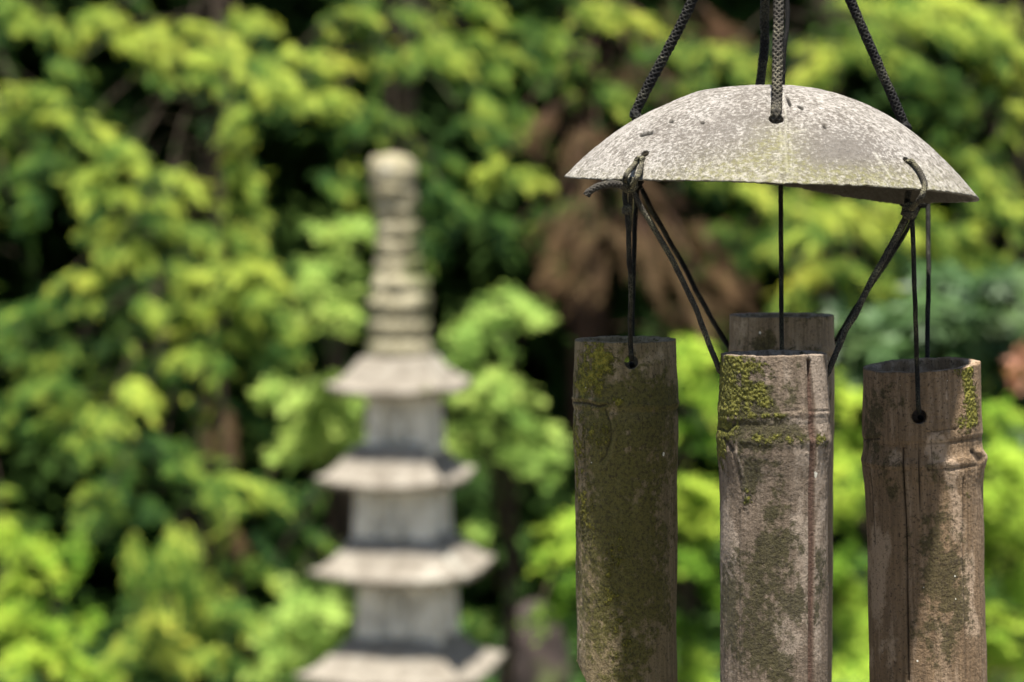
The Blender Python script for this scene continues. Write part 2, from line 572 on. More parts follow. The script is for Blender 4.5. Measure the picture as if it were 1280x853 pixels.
# sunlit boughs, read off the photograph: x, y, half width, half height, direction, tone
LIT = [
 (25, 22, 40, 16, 1, .75), (75, 35, 45, 18, 1, .8), (120, 30, 30, 14, 1, .7), (82, 85, 22, 16, 1, .55),
 (175, 70, 30, 26, 1, .85), (235, 50, 46, 20, 1, .95), (290, 78, 36, 18, 1, .9), (262, 95, 30, 18, 1, .7), (312, 32, 34, 14, 1, .9),
 (350, 80, 36, 18, 1, .85), (398, 78, 36, 15, 1, .9), (300, 148, 20, 16, -1, .75), (305, 182, 22, 14, -1, .75), (315, 220, 28, 15, 1, .8), (292, 205, 14, 12, -1, .6),
 (355, 118, 30, 12, 1, .85), (415, 128, 32, 14, 1, .85), (440, 25, 36, 14, 1, .7), (25, 130, 36, 18, -1, .75), (8, 155, 22, 22, -1, .6),
 (95, 160, 32, 16, 1, .85), (128, 185, 24, 14, 1, .7), (165, 190, 28, 16, 1, .65), (118, 228, 26, 14, -1, .75), (208, 220, 24, 14, 1, .85), (45, 215, 34, 26, -1, .35), (20, 265, 24, 30, -1, .4),
 (150, 250, 40, 14, 1, .9), (250, 248, 40, 14, 1, .85), (200, 270, 30, 14, 1, .6), (148, 290, 26, 14, -1, .8), (172, 318, 22, 16, 1, .8), (135, 325, 20, 14, -1, .6),
 (240, 290, 32, 14, 1, .7), (290, 300, 34, 20, 1, .65), (325, 270, 22, 14, 1, .75), (225, 345, 26, 16, 1, .6),
 (278, 355, 40, 20, -1, .88), (325, 340, 34, 18, 1, .85), (305, 385, 46, 20, 1, .75), (250, 405, 36, 22, -1, .85), (345, 395, 34, 24, 1, .55), (290, 440, 44, 20, 1, .5), (350, 440, 26, 22, 1, .45), (245, 455, 30, 16, -1, .6),
 (100, 355, 26, 12, -1, .7), (190, 385, 24, 14, 1, .6), (95, 390, 26, 12, -1, .4), (30, 400, 30, 18, -1, .35), (150, 430, 36, 16, 1, .35),
 (60, 462, 28, 20, -1, .65), (85, 515, 30, 16, -1, .65), (40, 500, 34, 20, -1, .45), (125, 520, 36, 10, 1, .75), (180, 500, 40, 13, 1, .85), (60, 550, 36, 14, 1, .5),
 (130, 565, 36, 12, 1, .55), (150, 610, 28, 18, 1, .45), (115, 650, 24, 26, -1, .5), (250, 590, 30, 14, 1, .5), (290, 612, 28, 14, 1, .65), (325, 610, 26, 16, 1, .6), (200, 560, 34, 16, 1, .35), (280, 640, 26, 14, 1, .45),
 (250, 735, 34, 18, 1, .7), (205, 775, 40, 14, 1, .75), (255, 770, 30, 14, 1, .75), (330, 722, 34, 14, 1, .55), (300, 770, 32, 14, 1, .5), (160, 800, 28, 12, -1, .75), (205, 822, 30, 14, 1, .75), (250, 800, 24, 14, 1, .7), (330, 800, 30, 16, 1, .55), (285, 835, 40, 14, 1, .6), (140, 835, 26, 12, -1, .6),
 (450, 90, 34, 16, -1, .55), (505, 75, 42, 18, 1, .6), (560, 65, 40, 16, 1, .75), (610, 60, 36, 15, 1, .7), (520, 25, 50, 16, 1, .6), (600, 18, 40, 12, 1, .6), (430, 170, 30, 20, -1, .45), (490, 150, 30, 16, 1, .5),
 (565, 88, 34, 18, 1, .6), (615, 100, 20, 24, 1, .55), (425, 225, 34, 16, 1, .65), (545, 200, 26, 14, 1, .35), (560, 250, 34, 20, 1, .3), (530, 300, 28, 20, 1, .35),
 (640, 150, 34, 18, 1, .45), (615, 215, 14, 16, -1, .8), (652, 225, 18, 18, 1, .8), (660, 180, 24, 14, 1, .45), (590, 160, 28, 16, 1, .4), (640, 290, 30, 18, 1, .3),
 (700, 60, 34, 20, 1, .5), (728, 100, 34, 20, 1, .5), (720, 25, 30, 12, -1, .6), (762, 14, 44, 14, 1, .85), (795, 38, 36, 13, 1, .75), (835, 70, 26, 16, 1, .45), (765, 130, 26, 20, 1, .4),
 (905, 75, 34, 18, 1, .65), (925, 100, 24, 12, 1, .6), (880, 105, 22, 14, -1, .5), (985, 120, 30, 14, -1, .7), (1010, 98, 38, 14, -1, .8), (1050, 75, 44, 16, 1, .85), (1092, 70, 34, 14, 1, .65),
 (1075, 14, 46, 16, 1, .75), (1130, 22, 40, 16, 1, .8), (1110, 50, 40, 14, 1, .6), (1180, 12, 40, 16, 1, .9), (1190, 45, 34, 20, 1, .75), (1240, 22, 36, 20, 1, .9), (1265, 60, 30, 20, 1, .85), (1235, 60, 22, 26, 1, .8), (1262, 110, 26, 22, 1, .8), (1150, 100, 30, 18, 1, .45),
 (1168, 82, 24, 14, 1, .55), (1195, 128, 24, 16, 1, .35), (1265, 150, 20, 18, 1, .7), (1195, 205, 36, 13, 1, .85), (1240, 235, 34, 16, 1, .7), (1235, 200, 24, 14, 1, .5), (1262, 265, 26, 16, 1, .7),
 (900, 232, 26, 12, 1, .65), (955, 245, 36, 14, 1, .8), (1010, 262, 34, 16, 1, .75), (1060, 275, 44, 18, 1, .9), (1105, 262, 30, 18, 1, .7), (1120, 300, 34, 22, 1, .75), (1000, 300, 34, 14, -1, .7), (960, 322, 32, 14, 1, .55),
 (1015, 350, 34, 14, -1, .85), (1070, 345, 34, 20, 1, .6), (990, 378, 28, 12, -1, .7), (1190, 290, 30, 18, 1, .75), (1235, 310, 30, 18, 1, .8), (1210, 340, 32, 14, 1, .6), (1170, 330, 22, 16, 1, .5), (1110, 370, 26, 16, 1, .5), (1255, 350, 28, 18, 1, .55),
 (930, 300, 24, 16, 1, .35), (885, 150, 20, 14, 1, .3),
]
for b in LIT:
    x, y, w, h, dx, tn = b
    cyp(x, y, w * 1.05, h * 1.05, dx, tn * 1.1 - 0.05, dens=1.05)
# pale hanging strands at the lower left
for x in (165, 190, 220, 235):
    bough(crowns[2], stemsL[2], x, 685, 7.5, 14, 34, 1, 'hang', 0.55, 0.15, 1.0, None, 1.6)
for x, y in ((310, 290), (600, 130)):
    bough(crowns[near((x - 640) * K * 8)], stemsL[2], x, y, depth_for(y), 14, 20, 1, 'hang', 0.55, 0.13, 1.0, None, 1.2)

# brown dead boughs that hang in the middle
for (x, y, w, h, tn) in [(735, 300, 44, 26, .8), (700, 325, 30, 22, .75), (765, 290, 36, 30, .55), (740, 345, 30, 22, .55), (805, 285, 36, 34, .6), (850, 290, 34, 36, .6), (825, 340, 34, 34, .6), (875, 340, 34, 30, .55),
                         (865, 385, 34, 20, .5), (745, 180, 36, 36, .55), (790, 80, 30, 20, .35), (725, 230, 34, 26, .5), (700, 265, 24, 18, .7), (795, 225, 40, 26, .4), (860, 20, 50, 22, .3), (905, 35, 34, 26, .25), (840, 110, 26, 26, .35),
                         (270, 515, 20, 28, .7), (290, 665, 12, 16, .8), (265, 545, 16, 18, .5), (680, 150, 20, 24, .4), (895, 300, 24, 30, .4), (920, 350, 24, 22, .4)]:
    d = depth_for(y) + rng.uniform(-0.1, 0.25)
    tgt = dead if x > 500 else dead
    root = (TX[4], TY[4], at(x, y, d).z + 0.25) if x > 500 else (TX[2], TY[2], at(x, y, d).z + 0.2)
    bough(tgt if x > 500 else crowns[2], stemsL[4] if x > 500 else stemsL[2], x, y, d, w, h, 1 if x > 760 else -1, 'hang', tn, 0.13, 0.55 if x > 500 else 0.01, root, 1.1)
deadL = Crown()
for (x, y, w, h, tn) in [(268, 515, 18, 30, .5), (280, 545, 16, 20, .4), (290, 668, 10, 14, .5)]:
    bough(deadL, stemsL[2], x, y, depth_for(y) + 0.1, w, h, 1, 'hang', tn, 0.12, 0.7, (TX[2], TY[2], at(x, y, 8).z + 0.3), 1.2)

# deeper inner boughs with shade put into their leaf tone, and everything above and beside the frame
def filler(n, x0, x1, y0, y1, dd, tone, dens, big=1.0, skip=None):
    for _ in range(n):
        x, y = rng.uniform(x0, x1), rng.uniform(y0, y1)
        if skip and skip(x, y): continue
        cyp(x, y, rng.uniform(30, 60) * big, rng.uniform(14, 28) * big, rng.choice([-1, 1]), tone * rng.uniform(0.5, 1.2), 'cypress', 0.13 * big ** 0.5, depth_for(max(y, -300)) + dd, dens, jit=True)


def hole(x, y):
    for (a, b, c, e) in ((90, 95, 75, 40), (235, 190, 70, 55), (385, 250, 40, 60), (30, 340, 70, 40), (640, 420, 110, 80), (650, 700, 90, 140), (780, 450, 110, 70), (350, 560, 50, 60), (100, 730, 60, 40), (1110, 130, 50, 40), (870, 60, 60, 50), (580, 300, 60, 60)):
        if ((x - a) / c) ** 2 + ((y - b) / e) ** 2 < 1: return True
    return False


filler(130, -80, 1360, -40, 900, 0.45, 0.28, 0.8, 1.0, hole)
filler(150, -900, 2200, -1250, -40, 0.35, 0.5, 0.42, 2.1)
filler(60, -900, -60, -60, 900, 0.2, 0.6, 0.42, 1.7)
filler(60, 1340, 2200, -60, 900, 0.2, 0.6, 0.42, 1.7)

GRP = 'cypress trees in the row behind the pagoda'
for i in range(len(TX)):
    t = empty('cypress_tree', (TX[i], TY[i], 0))
    tag(t, LAB[i], 'tree', GRP)
    lean = rng.uniform(-0.1, 0.1)
    tm = stem_mesh('trunk', [(TX[i], TY[i], -0.05), (TX[i] + lean * 0.5, TY[i], 1.3), (TX[i] + lean, TY[i] + 0.05, 2.8), (TX[i], TY[i], 4.3)], 0.075, 0.02, stemsL[i])
    link('trunk', tm, BARKR if i == 4 else BARK, t)
    crowns[i].build('crown', 'cypress', t)
    if i == 4: dead.build('dead_foliage', 'dead', t)['label'] = 'dead brown hanging sprays'
    if i == 2: deadL.build('dead_foliage', 'dead', t)['label'] = 'small brown dead sprays low in the crown'

# dark evergreens behind the row
BX = [-4.6, -3.0, -1.5, 0.1, 1.6, 3.1, 4.7, -3.8, -2.2, -0.7, 0.85, 2.3, 3.9]
BL = ['far left', 'left, behind the corner cypress', 'behind the arching cypress', 'behind the half dead cypress', 'behind the wind chime shell', 'right, behind the corner cypress', 'far right',
      'second row, far left', 'second row, behind the top left corner', 'second row, behind the pagoda', 'second row, behind the left half of the shell', 'second row, behind the right tube', 'second row, far right']
for i, bx in enumerate(BX):
    by = (10.8 if i < 7 else 12.4) + rng.uniform(-0.2, 0.3)
    t = empty('evergreen_tree', (bx, by, 0))
    tag(t, 'dark dense evergreen in the deep shade, ' + BL[i], 'tree', 'dark evergreens in the back')
    link('trunk', stem_mesh('trunk', [(bx, by, -0.05), (bx + 0.1, by, 2.4), (bx, by, 5.6)], 0.13, 0.03,
         [[(bx, by, z), (bx + 0.4 * math.cos(a), by - 0.4 * abs(math.sin(a)), z + 0.1), (bx + 0.9 * math.cos(a), by - 0.7 * abs(math.sin(a)), z)] for z, a in zip(np.linspace(0.5, 5, 16), rng.uniform(0, 6.28, 16))], 0.02), BARK, t)
    n = 4200
    z = rng.uniform(0.0, 6.2, n)
    rr = (1.3 * (1 - np.clip(z / 7.4, 0, 1) ** 2)) * rng.uniform(0.35, 1, n) ** 0.5
    an = rng.uniform(0, 2 * np.pi, n)
    P = np.stack([bx + rr * np.cos(an), by + rr * np.sin(an), z], 1)
    A = np.stack([np.cos(an), np.sin(an), np.full(n, -0.5)], 1) + rng.normal(0, 0.3, (n, 3))
    c = Crown()
    c.add('cypress', P, A, np.array([0, -0.4, 0.8]) + rng.normal(0, 0.4, (n, 3)), rng.uniform(0.35, 0.6, n), rng.uniform(0.1, 0.9, n))
    c.build('crown', 'back', t)


# ------------------------------------------------------------------ shrubs and small maples nearer the pagoda
def shrub(name, label, cat, x, d, lobes, kind, mat, size, r0=0.02, dens=1.0, hgt=None, barkm=None, droop=0.25, group=None):
    X = (x - 640) * K * d
    Yw = at(x, 400, d).y
    t = empty(name, (X, Yw + 0.1, 0))
    tag(t, label, cat, group)
    c, st = Crown(), []
    top = max(at(l[0], l[1], d).z for l in lobes)
    for (px, py, w, h, tn) in lobes:
        z = at(px, py, d).z
        bough(c, st, px, py, d + rng.uniform(-0.12, 0.15), w, h, 1 if px > x else -1, kind, tn, size, dens, (X, Yw + 0.1, max(0.08, z * 0.75)), droop)
    link('trunk', stem_mesh('trunk', [(X, Yw + 0.1, -0.04), (X + 0.03, Yw + 0.12, top * 0.5), (X, Yw + 0.1, top * 0.95)], r0, r0 * 0.35, st, 0.006), barkm or BARK, t)
    c.build('crown', mat, t)
    return t


shrub('japanese_maple', 'bright fresh green maple tight behind the left side of the pagoda', 'tree', 415, 6.45,
      [(450, 285, 24, 16, .8), (425, 300, 22, 16, .85), (405, 325, 22, 18, .7), (430, 350, 28, 20, .75), (400, 380, 24, 18, .75), (432, 398, 26, 16, .6), (440, 375, 20, 20, .65), (395, 345, 16, 12, .5),
       (372, 485, 30, 13, .95), (340, 492, 20, 9, .75), (405, 500, 30, 18, .9), (432, 480, 26, 14, .8), (385, 520, 28, 18, .7), (405, 545, 32, 18, .9), (370, 560, 22, 16, .75), (430, 570, 24, 14, .75), (425, 525, 24, 18, .85),
       (385, 735, 26, 14, .8), (365, 755, 24, 14, .7), (420, 745, 26, 16, .95), (435, 770, 22, 18, .8), (390, 775, 30, 14, .75), (360, 790, 26, 14, .65), (415, 800, 28, 14, .7), (375, 815, 30, 14, .6), (350, 835, 34, 12, .6)],
      'maple', 'maple', 0.085, 0.022, 1.5)
shrub('japanese_maple', 'layered mid green maple tight behind the right side of the pagoda', 'tree', 625, 6.9,
      [(640, 382, 36, 12, .7), (600, 405, 30, 15, .65), (660, 395, 24, 8, .8), (580, 420, 20, 12, .5), (575, 480, 26, 14, .6), (610, 485, 30, 12, .8), (650, 495, 30, 10, .8), (630, 475, 30, 8, .6),
       (600, 540, 32, 13, .75), (640, 545, 34, 13, .75), (685, 540, 24, 10, .85), (600, 565, 28, 10, .5), (650, 572, 26, 12, .6), (690, 580, 18, 12, .5), (600, 665, 8, 10, .6), (592, 790, 20, 14, .85), (600, 440, 40, 12, .25), (630, 520, 34, 14, .3)],
      'maple', 'maple', 0.085, 0.02, 1.3)
shrub('golden_shrub', 'yellow green shrub at the bottom left corner', 'shrub', 45, 6.6,
      [(8, 670, 22, 22, .85), (30, 695, 24, 14, .75), (62, 712, 22, 12, .7), (10, 735, 24, 16, .9), (45, 745, 22, 12, .5), (8, 775, 26, 18, .85), (35, 795, 26, 14, .8), (70, 790, 26, 14, .55), (105, 775, 18, 12, .5), (20, 825, 30, 14, .8), (70, 828, 30, 14, .75), (115, 840, 26, 12, .7), (-40, 700, 30, 40, .7), (-40, 800, 30, 40, .7), (90, 690, 18, 12, .35)],
      'maple', 'golden', 0.08, 0.018, 1.2)
shrub('golden_shrub', 'bright yellow green shrub seen left of and between the bamboo tubes', 'shrub', 850, 6.9,
      [(690, 675, 24, 14, .85), (712, 655, 20, 10, .95), (715, 690, 20, 12, .8), (700, 700, 20, 10, .6), (870, 440, 26, 12, .95), (885, 462, 34, 14, .98), (862, 480, 24, 12, .8), (880, 500, 22, 10, .6), (868, 545, 24, 16, .3), (870, 610, 26, 12, .8), (885, 632, 30, 14, .95), (862, 655, 26, 12, .8), (885, 670, 22, 10, .6), (880, 830, 26, 13, .9), (868, 850, 34, 12, .9), (860, 700, 20, 16, .3), (740, 640, 20, 14, .6), (720, 735, 26, 16, .25), (700, 770, 30, 18, .25), (860, 790, 30, 16, .25), (800, 640, 30, 18, .5), (800, 480, 30, 18, .5), (930, 640, 30, 18, .6), (940, 480, 30, 18, .6), (900, 740, 20, 14, .3)],
      'maple', 'golden', 0.085, 0.02, 1.3)
shrub('golden_shrub', 'dense lime yellow shrub that fills the lower right behind the right tube', 'shrub', 1200, 6.7,
      [(1055, 480, 22, 14, .6), (1062, 505, 22, 10, .9), (1050, 560, 22, 20, .75), (1060, 585, 20, 14, .65), (1060, 620, 22, 16, .8), (1050, 645, 22, 12, .55), (1062, 690, 20, 14, .3), (1052, 720, 20, 14, .7), (1065, 745, 22, 14, .9), (1060, 780, 22, 14, .9), (1060, 815, 22, 14, .9), (1070, 845, 30, 14, .85),
       (1250, 545, 24, 14, .8), (1262, 575, 30, 16, .95), (1245, 605, 24, 14, .9), (1270, 620, 26, 16, .85), (1250, 650, 26, 16, .8), (1268, 680, 30, 16, .85), (1250, 715, 28, 16, .6), (1270, 745, 28, 16, .85), (1252, 780, 28, 16, .95), (1265, 815, 30, 16, .9), (1250, 842, 30, 14, .85), (1280, 590, 26, 30, .8), (1310, 640, 40, 40, .8), (1320, 760, 40, 50, .8), (1150, 600, 50, 26, .8), (1150, 700, 50, 26, .8), (1150, 800, 50, 26, .8), (1110, 560, 30, 20, .7), (1250, 520, 20, 10, .6)],
      'maple', 'golden', 0.085, 0.022, 1.3)
rh = shrub('rhododendron', 'glossy broad leaved shrub with one orange bloom at the right edge', 'shrub', 1180, 7.0,
      [(1120, 400, 30, 20, .6), (1170, 390, 36, 22, .8), (1200, 420, 34, 18, .9), (1240, 400, 26, 22, .6), (1090, 430, 28, 14, .95), (1060, 410, 22, 22, .3), (1130, 435, 34, 10, .8), (1240, 440, 26, 18, .5), (1260, 485, 18, 18, .35), (1265, 520, 20, 14, .4), (1240, 350, 26, 18, .4), (1180, 350, 30, 16, .4), (1060, 450, 18, 12, .75), (1310, 430, 30, 40, .5)],
      'broad', 'gloss', 0.12, 0.02, 1.0)
cb = Crown()
pc = np.array(at(1281, 464, 6.75))
n = 15
v = rng.normal(0, 1, (n, 3)); v /= np.linalg.norm(v, axis=1)[:, None]
cb.add('broad', pc + v * np.array([0.015, 0.02, 0.03]), v + 0.01, rng.normal(0, 1, (n, 3)), rng.uniform(0.035, 0.055, n), rng.uniform(0.2, 0.9, n))
cb.build('blossom', 'petal', rh)

# low dark ground cover between the trees
def groundcover():
    c = Crown()
    n = 5200
    X = rng.uniform(-4.5, 4.5, n); Y = rng.uniform(6.9, 10.5, n)
    P = np.stack([X, Y, rng.uniform(0.0, 0.10, n)], 1)
    an = rng.uniform(0, 6.28, n)
    c.add('broad', P, np.stack([np.cos(an), np.sin(an), np.full(n, 0.25)], 1), np.array([0, 0, 1.0]) + rng.normal(0, 0.2, (n, 3)), rng.uniform(0.08, 0.15, n), rng.uniform(0, 0.7, n))
    tag(c.build('ground_cover', 'fern', None), 'low dark leafy cover on the soil beneath the trees', 'ground cover', kind='stuff')


groundcover()

# reddish weathered boulder in the shade right of the pagoda
def boulder():
    m = M('reddish_stone')
    f = m.noise(14, 6)
    col = m.mix(m.ramp(f, 0.35, 0.7), (0.016, 0.011, 0.009), (0.042, 0.029, 0.025))
    col = m.mix(m.ramp(m.noise(5, 4), 0.55, 0.65), col, (0.07, 0.08, 0.03))
    mat = m.fin(col, 0.9, m.bump(f, 0.02))
    bm = bmesh.new()
    bmesh.ops.create_icosphere(bm, subdivisions=5, radius=1)
    zt = at(668, 746, 7.6).z
    co = np.array([v.co[:] for v in bm.verts])
    r = 1 + 0.22 * fbm(co[:, 0] * 1.4, co[:, 1] * 1.4, co[:, 2] * 1.4, 5)
    for v, k in zip(bm.verts, r):
        v.co = v.co * k
        if v.co.z < -0.05: v.co.z *= 1.0
        v.co.x *= 0.10; v.co.y *= 0.1; v.co.z *= 0.24
    me = bpy.data.meshes.new('boulder'); bm.to_mesh(me); bm.free()
    o = link('boulder', me, mat)
    p = at(668, 722, 7.6)
    o.location = (p.x, p.y, zt - 0.24)
    tag(o, 'upright reddish brown stone in the dark gap between pagoda and left tube', 'boulder')


boulder()


# ------------------------------------------------------------------ stone pagoda
PD = 5.9
PS = PD * K                                   # metres per pixel there
PXC = 501
pc0 = at(PXC, 500, PD)
PX, PY = pc0.x, pc0.y
ROT = R(13)


def pz(y):
    return at(PXC, y, PD).z


def stone(name, c1, c2, lich=0.5, moss=0.62):
    m = M(name)
    f = m.noise(30, 7, 0.65)
    g = m.noise(8, 5, 0.6)
    col = m.mix(m.ramp(f, 0.3, 0.7), c1, c2)
    col = m.mix(m.ramp(g, lich, lich + 0.12), col, (0.27, 0.255, 0.21))
    col = m.mix(m.ramp(m.noise(11, 5, 0.6, m.map((1, 1, 0.6))), moss, moss + 0.1), col, (0.07, 0.075, 0.03))
    col = m.mix(m.ramp(m.noise(45, 4, 0.7), 0.62, 0.7), col, (0.06, 0.05, 0.038))
    nr = m.bump(g, 0.02, 0.6)
    return m.fin(col, 0.92, m.bump(f, 0.006, 0.9, nr), 0.15)


ST_ROOF = stone('roof_stone', (0.098, 0.084, 0.065), (0.172, 0.154, 0.124), 0.58, 0.62)
ST_WALL = stone('wall_stone', (0.30, 0.28, 0.225), (0.47, 0.44, 0.37), 0.56, 0.64)
ST_FIN = stone('finial_stone', (0.135, 0.118, 0.070), (0.25, 0.225, 0.148), 0.60, 0.50)

pag = empty('stone_pagoda', (PX, PY, 0))
tag(pag, 'weathered grey five tiered stone pagoda with upturned eaves and ringed finial', 'pagoda')


def square_ring(a, npt, rnd=0.04):
    """points round a square of half side a, with the corner measure c"""
    out, cc = [], []
    for s in range(4):
        an = s * math.pi / 2
        for k in range(npt):
            t = -1 + 2 * k / npt
            x, y = 1.0, t
            out.append((x * math.cos(an) - y * math.sin(an), x * math.sin(an) + y * math.cos(an)))
            cc.append(abs(t))
    return np.array(out) * a, np.array(cc)


def roof(yt, ye, half_t, half_e, th=9, seed=0, up=13):
    """concave tiled-stone roof, eaves turned up at the corners; sizes in pixels"""
    npt = 28
    rings = []
    zt, ze = pz(yt), pz(ye)
    H = zt - ze
    for t in np.linspace(0, 1, 14):
        a = (half_t + (half_e - half_t) * t) * PS
        P, c = square_ring(a, npt)
        z = zt - H * (1 - (1 - t) ** 1.3) + (t ** 2.5) * (c ** 3) * up * PS
        bulge = 1 + 0.05 * t * c ** 3
        rings.append(np.column_stack([P * bulge[:, None], z]))
    P, c = square_ring(half_e * PS * 0.985, npt)
    rings.append(np.column_stack([P * (1 + 0.05 * c ** 3)[:, None], ze + c ** 3 * up * PS - th * PS * (1 - 0.25 * c ** 3)]))
    for f, dz in ((0.8, -th + 1), (0.55, -th + 2), (0.3, -th + 2)):
        P, c = square_ring(half_e * PS * f, npt)
        rings.append(np.column_stack([P, np.full(len(P), ze + dz * PS)]))
    V = np.vstack(rings)
    n = 4 * npt
    F = []
    for r in range(len(rings) - 1):
        for j in range(n):
            a, b = r * n + j, r * n + (j + 1) % n
            F.append((a, a + n, b + n, b))
    V = V + 0.0035 * np.column_stack([fbm(V[:, 0] * 25, V[:, 1] * 25, V[:, 2] * 25, 9 + seed + k) for k in range(3)])
    # top and bottom closed by small quads grids: fans
    V = np.vstack([V, [0, 0, zt], [0, 0, ze - th * PS + 2 * PS]])
    me = bpy.data.meshes.new('roof')
    o = len(V)
    for j in range(0, n):
        F.append((o - 2, j, (j + 1) % n))
        F.append((o - 1, (len(rings) - 1) * n + (j + 1) % n, (len(rings) - 1) * n + j))
    me.from_pydata([tuple(v) for v in V], [], F)
    me.update()
    return me


def place(me, name, mat, dx=0.0, smooth=True, parent=None):
    o = link(name, me, mat, None, smooth)
    o.parent = parent or pag
    o.rotation_euler = (0, 0, -ROT) if parent is None else (0, 0, 0)
    o.location = (dx * PS, 0, 0) if parent is None else (0, 0, 0)
    return o


def storey(y0, y1, h0, h1, seed):
    """wall block with an arched niche holding a small seated relief on each side"""
    bm = bmesh.new()
    z0, z1 = pz(y0), pz(y1)
    a0, a1 = h0 * PS, h1 * PS
    nx, nz = 30, 24
    for s in range(4):
        an = s * math.pi / 2
        g = []
        for k in range(nz + 1):
            t = k / nz
            z = z0 + (z1 - z0) * t
            a = a0 + (a1 - a0) * t
            row = []
            for j in range(nx + 1):
                y = -1 + 2 * j / nx
                u, v = y * 1.0, t
                inn = (abs(u) < 0.42 and v < 0.86 and v > 0.32) or (math.hypot(u / 0.42, (v - 0.36) / 0.22) < 1)
                fig = max(0, 1 - (math.hypot(u / 0.30, (v - 0.72) / 0.13)) ** 2) ** 0.5 + 0
                fig = max(fig, max(0, 1 - (math.hypot(u / 0.18, (v - 0.52) / 0.16)) ** 2) ** 0.5, max(0, 1 - (math.hypot(u / 0.10, (v - 0.33) / 0.09)) ** 2) ** 0.5)
                dpt = (-0.011 + 0.010 * fig) if inn else 0
                x = a + dpt
                yy = y * a
                row.append(bm.verts.new((x * math.cos(an) - yy * math.sin(an), x * math.sin(an) + yy * math.cos(an), z)))
            g.append(row)
        for k in range(nz):
            for j in range(nx):
                bm.faces.new((g[k][j], g[k + 1][j], g[k + 1][j + 1], g[k][j + 1]))
    bmesh.ops.remove_doubles(bm, verts=bm.verts, dist=1e-5)
    me = bpy.data.meshes.new('storey')
    bm.to_mesh(me); bm.free()
    return me


def revolve(prof, name, nseg=48, lump=0.002, flute=0, famp=0.0, seed=0):
    """profile of (radius px, y px)"""
    P = []
    for (r, y) in prof: P.append((r * PS, pz(y)))
    P = np.array(P)
    C = []
    for i in range(len(P) - 1):
        for t in (0, 0.34, 0.67): C.append(P[i] * (1 - t) + P[i + 1] * t)
    C.append(P[-1])
    C = np.array(C)
    th = np.arange(nseg) / nseg * 2 * np.pi
    V = np.stack([C[:, 0][:, None] * np.cos(th) * (1 + famp * np.cos(flute * th)), C[:, 0][:, None] * np.sin(th) * (1 + famp * np.cos(flute * th)), C[:, 1][:, None] * np.ones(nseg)], -1).reshape(-1, 3)
    V += lump * np.column_stack([fbm(V[:, 0] * 30, V[:, 1] * 30, V[:, 2] * 30, seed + k, 3) for k in (1, 5, 9)])
    n = len(C)
    i, j = np.meshgrid(np.arange(n - 1), np.arange(nseg), indexing='ij')
    a = i * nseg + j; b = i * nseg + (j + 1) % nseg
    return np_mesh(name, V, np.stack([a, a + nseg, b + nseg, b], -1).reshape(-1, 4))


# roofs: centre shift, top y, eave y, half top, half eave
place(roof(445, 485, 40, 72, 7, 1, 9), 'roof', ST_ROOF, -1)
place(roof(554, 600, 44, 78, 7, 2, 10), 'roof', ST_ROOF, -5)
place(roof(670, 715, 54, 91, 8, 3, 11), 'roof', ST_ROOF, 3)
place(roof(795, 843, 57, 103, 9, 4, 12), 'roof', ST_ROOF, 1)
place(roof(926, 970, 56, 112, 12, 5, 12), 'roof', ST_ROOF, 0)
place(storey(484, 566, 37, 41, 1), 'storey', ST_WALL, 5, False)
place(storey(596, 686, 48, 51, 2), 'storey', ST_WALL, 2, False)
place(storey(712, 812, 49, 54, 3), 'storey', ST_WALL, 8, False)
place(storey(840, 940, 58, 62, 4), 'storey', ST_WALL, 2, False)
place(storey(970, 1060, 66, 68, 5), 'storey', ST_WALL, 1, False)


def blockm(h0, h1, y0, y1, seed):
    bm = bmesh.new()
    bmesh.ops.create_cube(bm, size=2)
    for v in bm.verts:
        top = v.co.z > 0
        k = (h0 if top else h1) * PS
        v.co = Vector((v.co.x * k, v.co.y * k, pz(y0) if top else max(-0.03, pz(y1))))
    bmesh.ops.bevel(bm, geom=bm.edges[:], offset=0.008, segments=3, affect='EDGES')
    bmesh.ops.subdivide_edges(bm, edges=bm.edges[:], cuts=3, use_grid_fill=True)
    me = bpy.data.meshes.new('block'); bm.to_mesh(me); bm.free()
    return me


place(blockm(92, 96, 1056, 1095, 1), 'base', ST_WALL, 0, False)
place(blockm(112, 116, 1091, 1150, 2), 'plinth', ST_WALL, 0, False)

# finial: block, bulging bowl, ring stack, neck and round cap
fin = place(revolve([(1, 396), (36, 396), (41, 401), (41, 416), (38, 419), (38, 424), (42, 428), (42, 445), (36, 450)], 'finial', 8, 0.001, 0, 0, 3), 'finial', ST_FIN, -2, False)
prof_sets = [
    ('lotus_bowl', [(30, 340), (37, 346), (40, 356), (35, 362), (37, 364), (43, 374), (42, 386), (37, 396), (30, 399)], -1, 8, 0.03),
    ('ring', [(24, 318), (31, 320), (33, 328), (33, 336), (29, 340), (28, 342)], -3, 0, 0),
    ('ring', [(22, 296), (29, 298), (31, 306), (30, 315), (27, 319)], -4, 0, 0),
    ('ring', [(22, 273), (27, 275), (29.5, 282), (29, 292), (25, 297)], -5, 0, 0),
    ('neck', [(26, 236), (28, 240), (30, 247), (27, 251), (29, 255), (26, 264), (23, 270), (24, 275)], -7, 0, 0),
    ('cap', [(0.5, 185), (14, 186), (24, 190), (30, 198), (32, 208), (31, 219), (29, 226), (31, 230), (30, 236), (24, 239)], -9, 0, 0)]
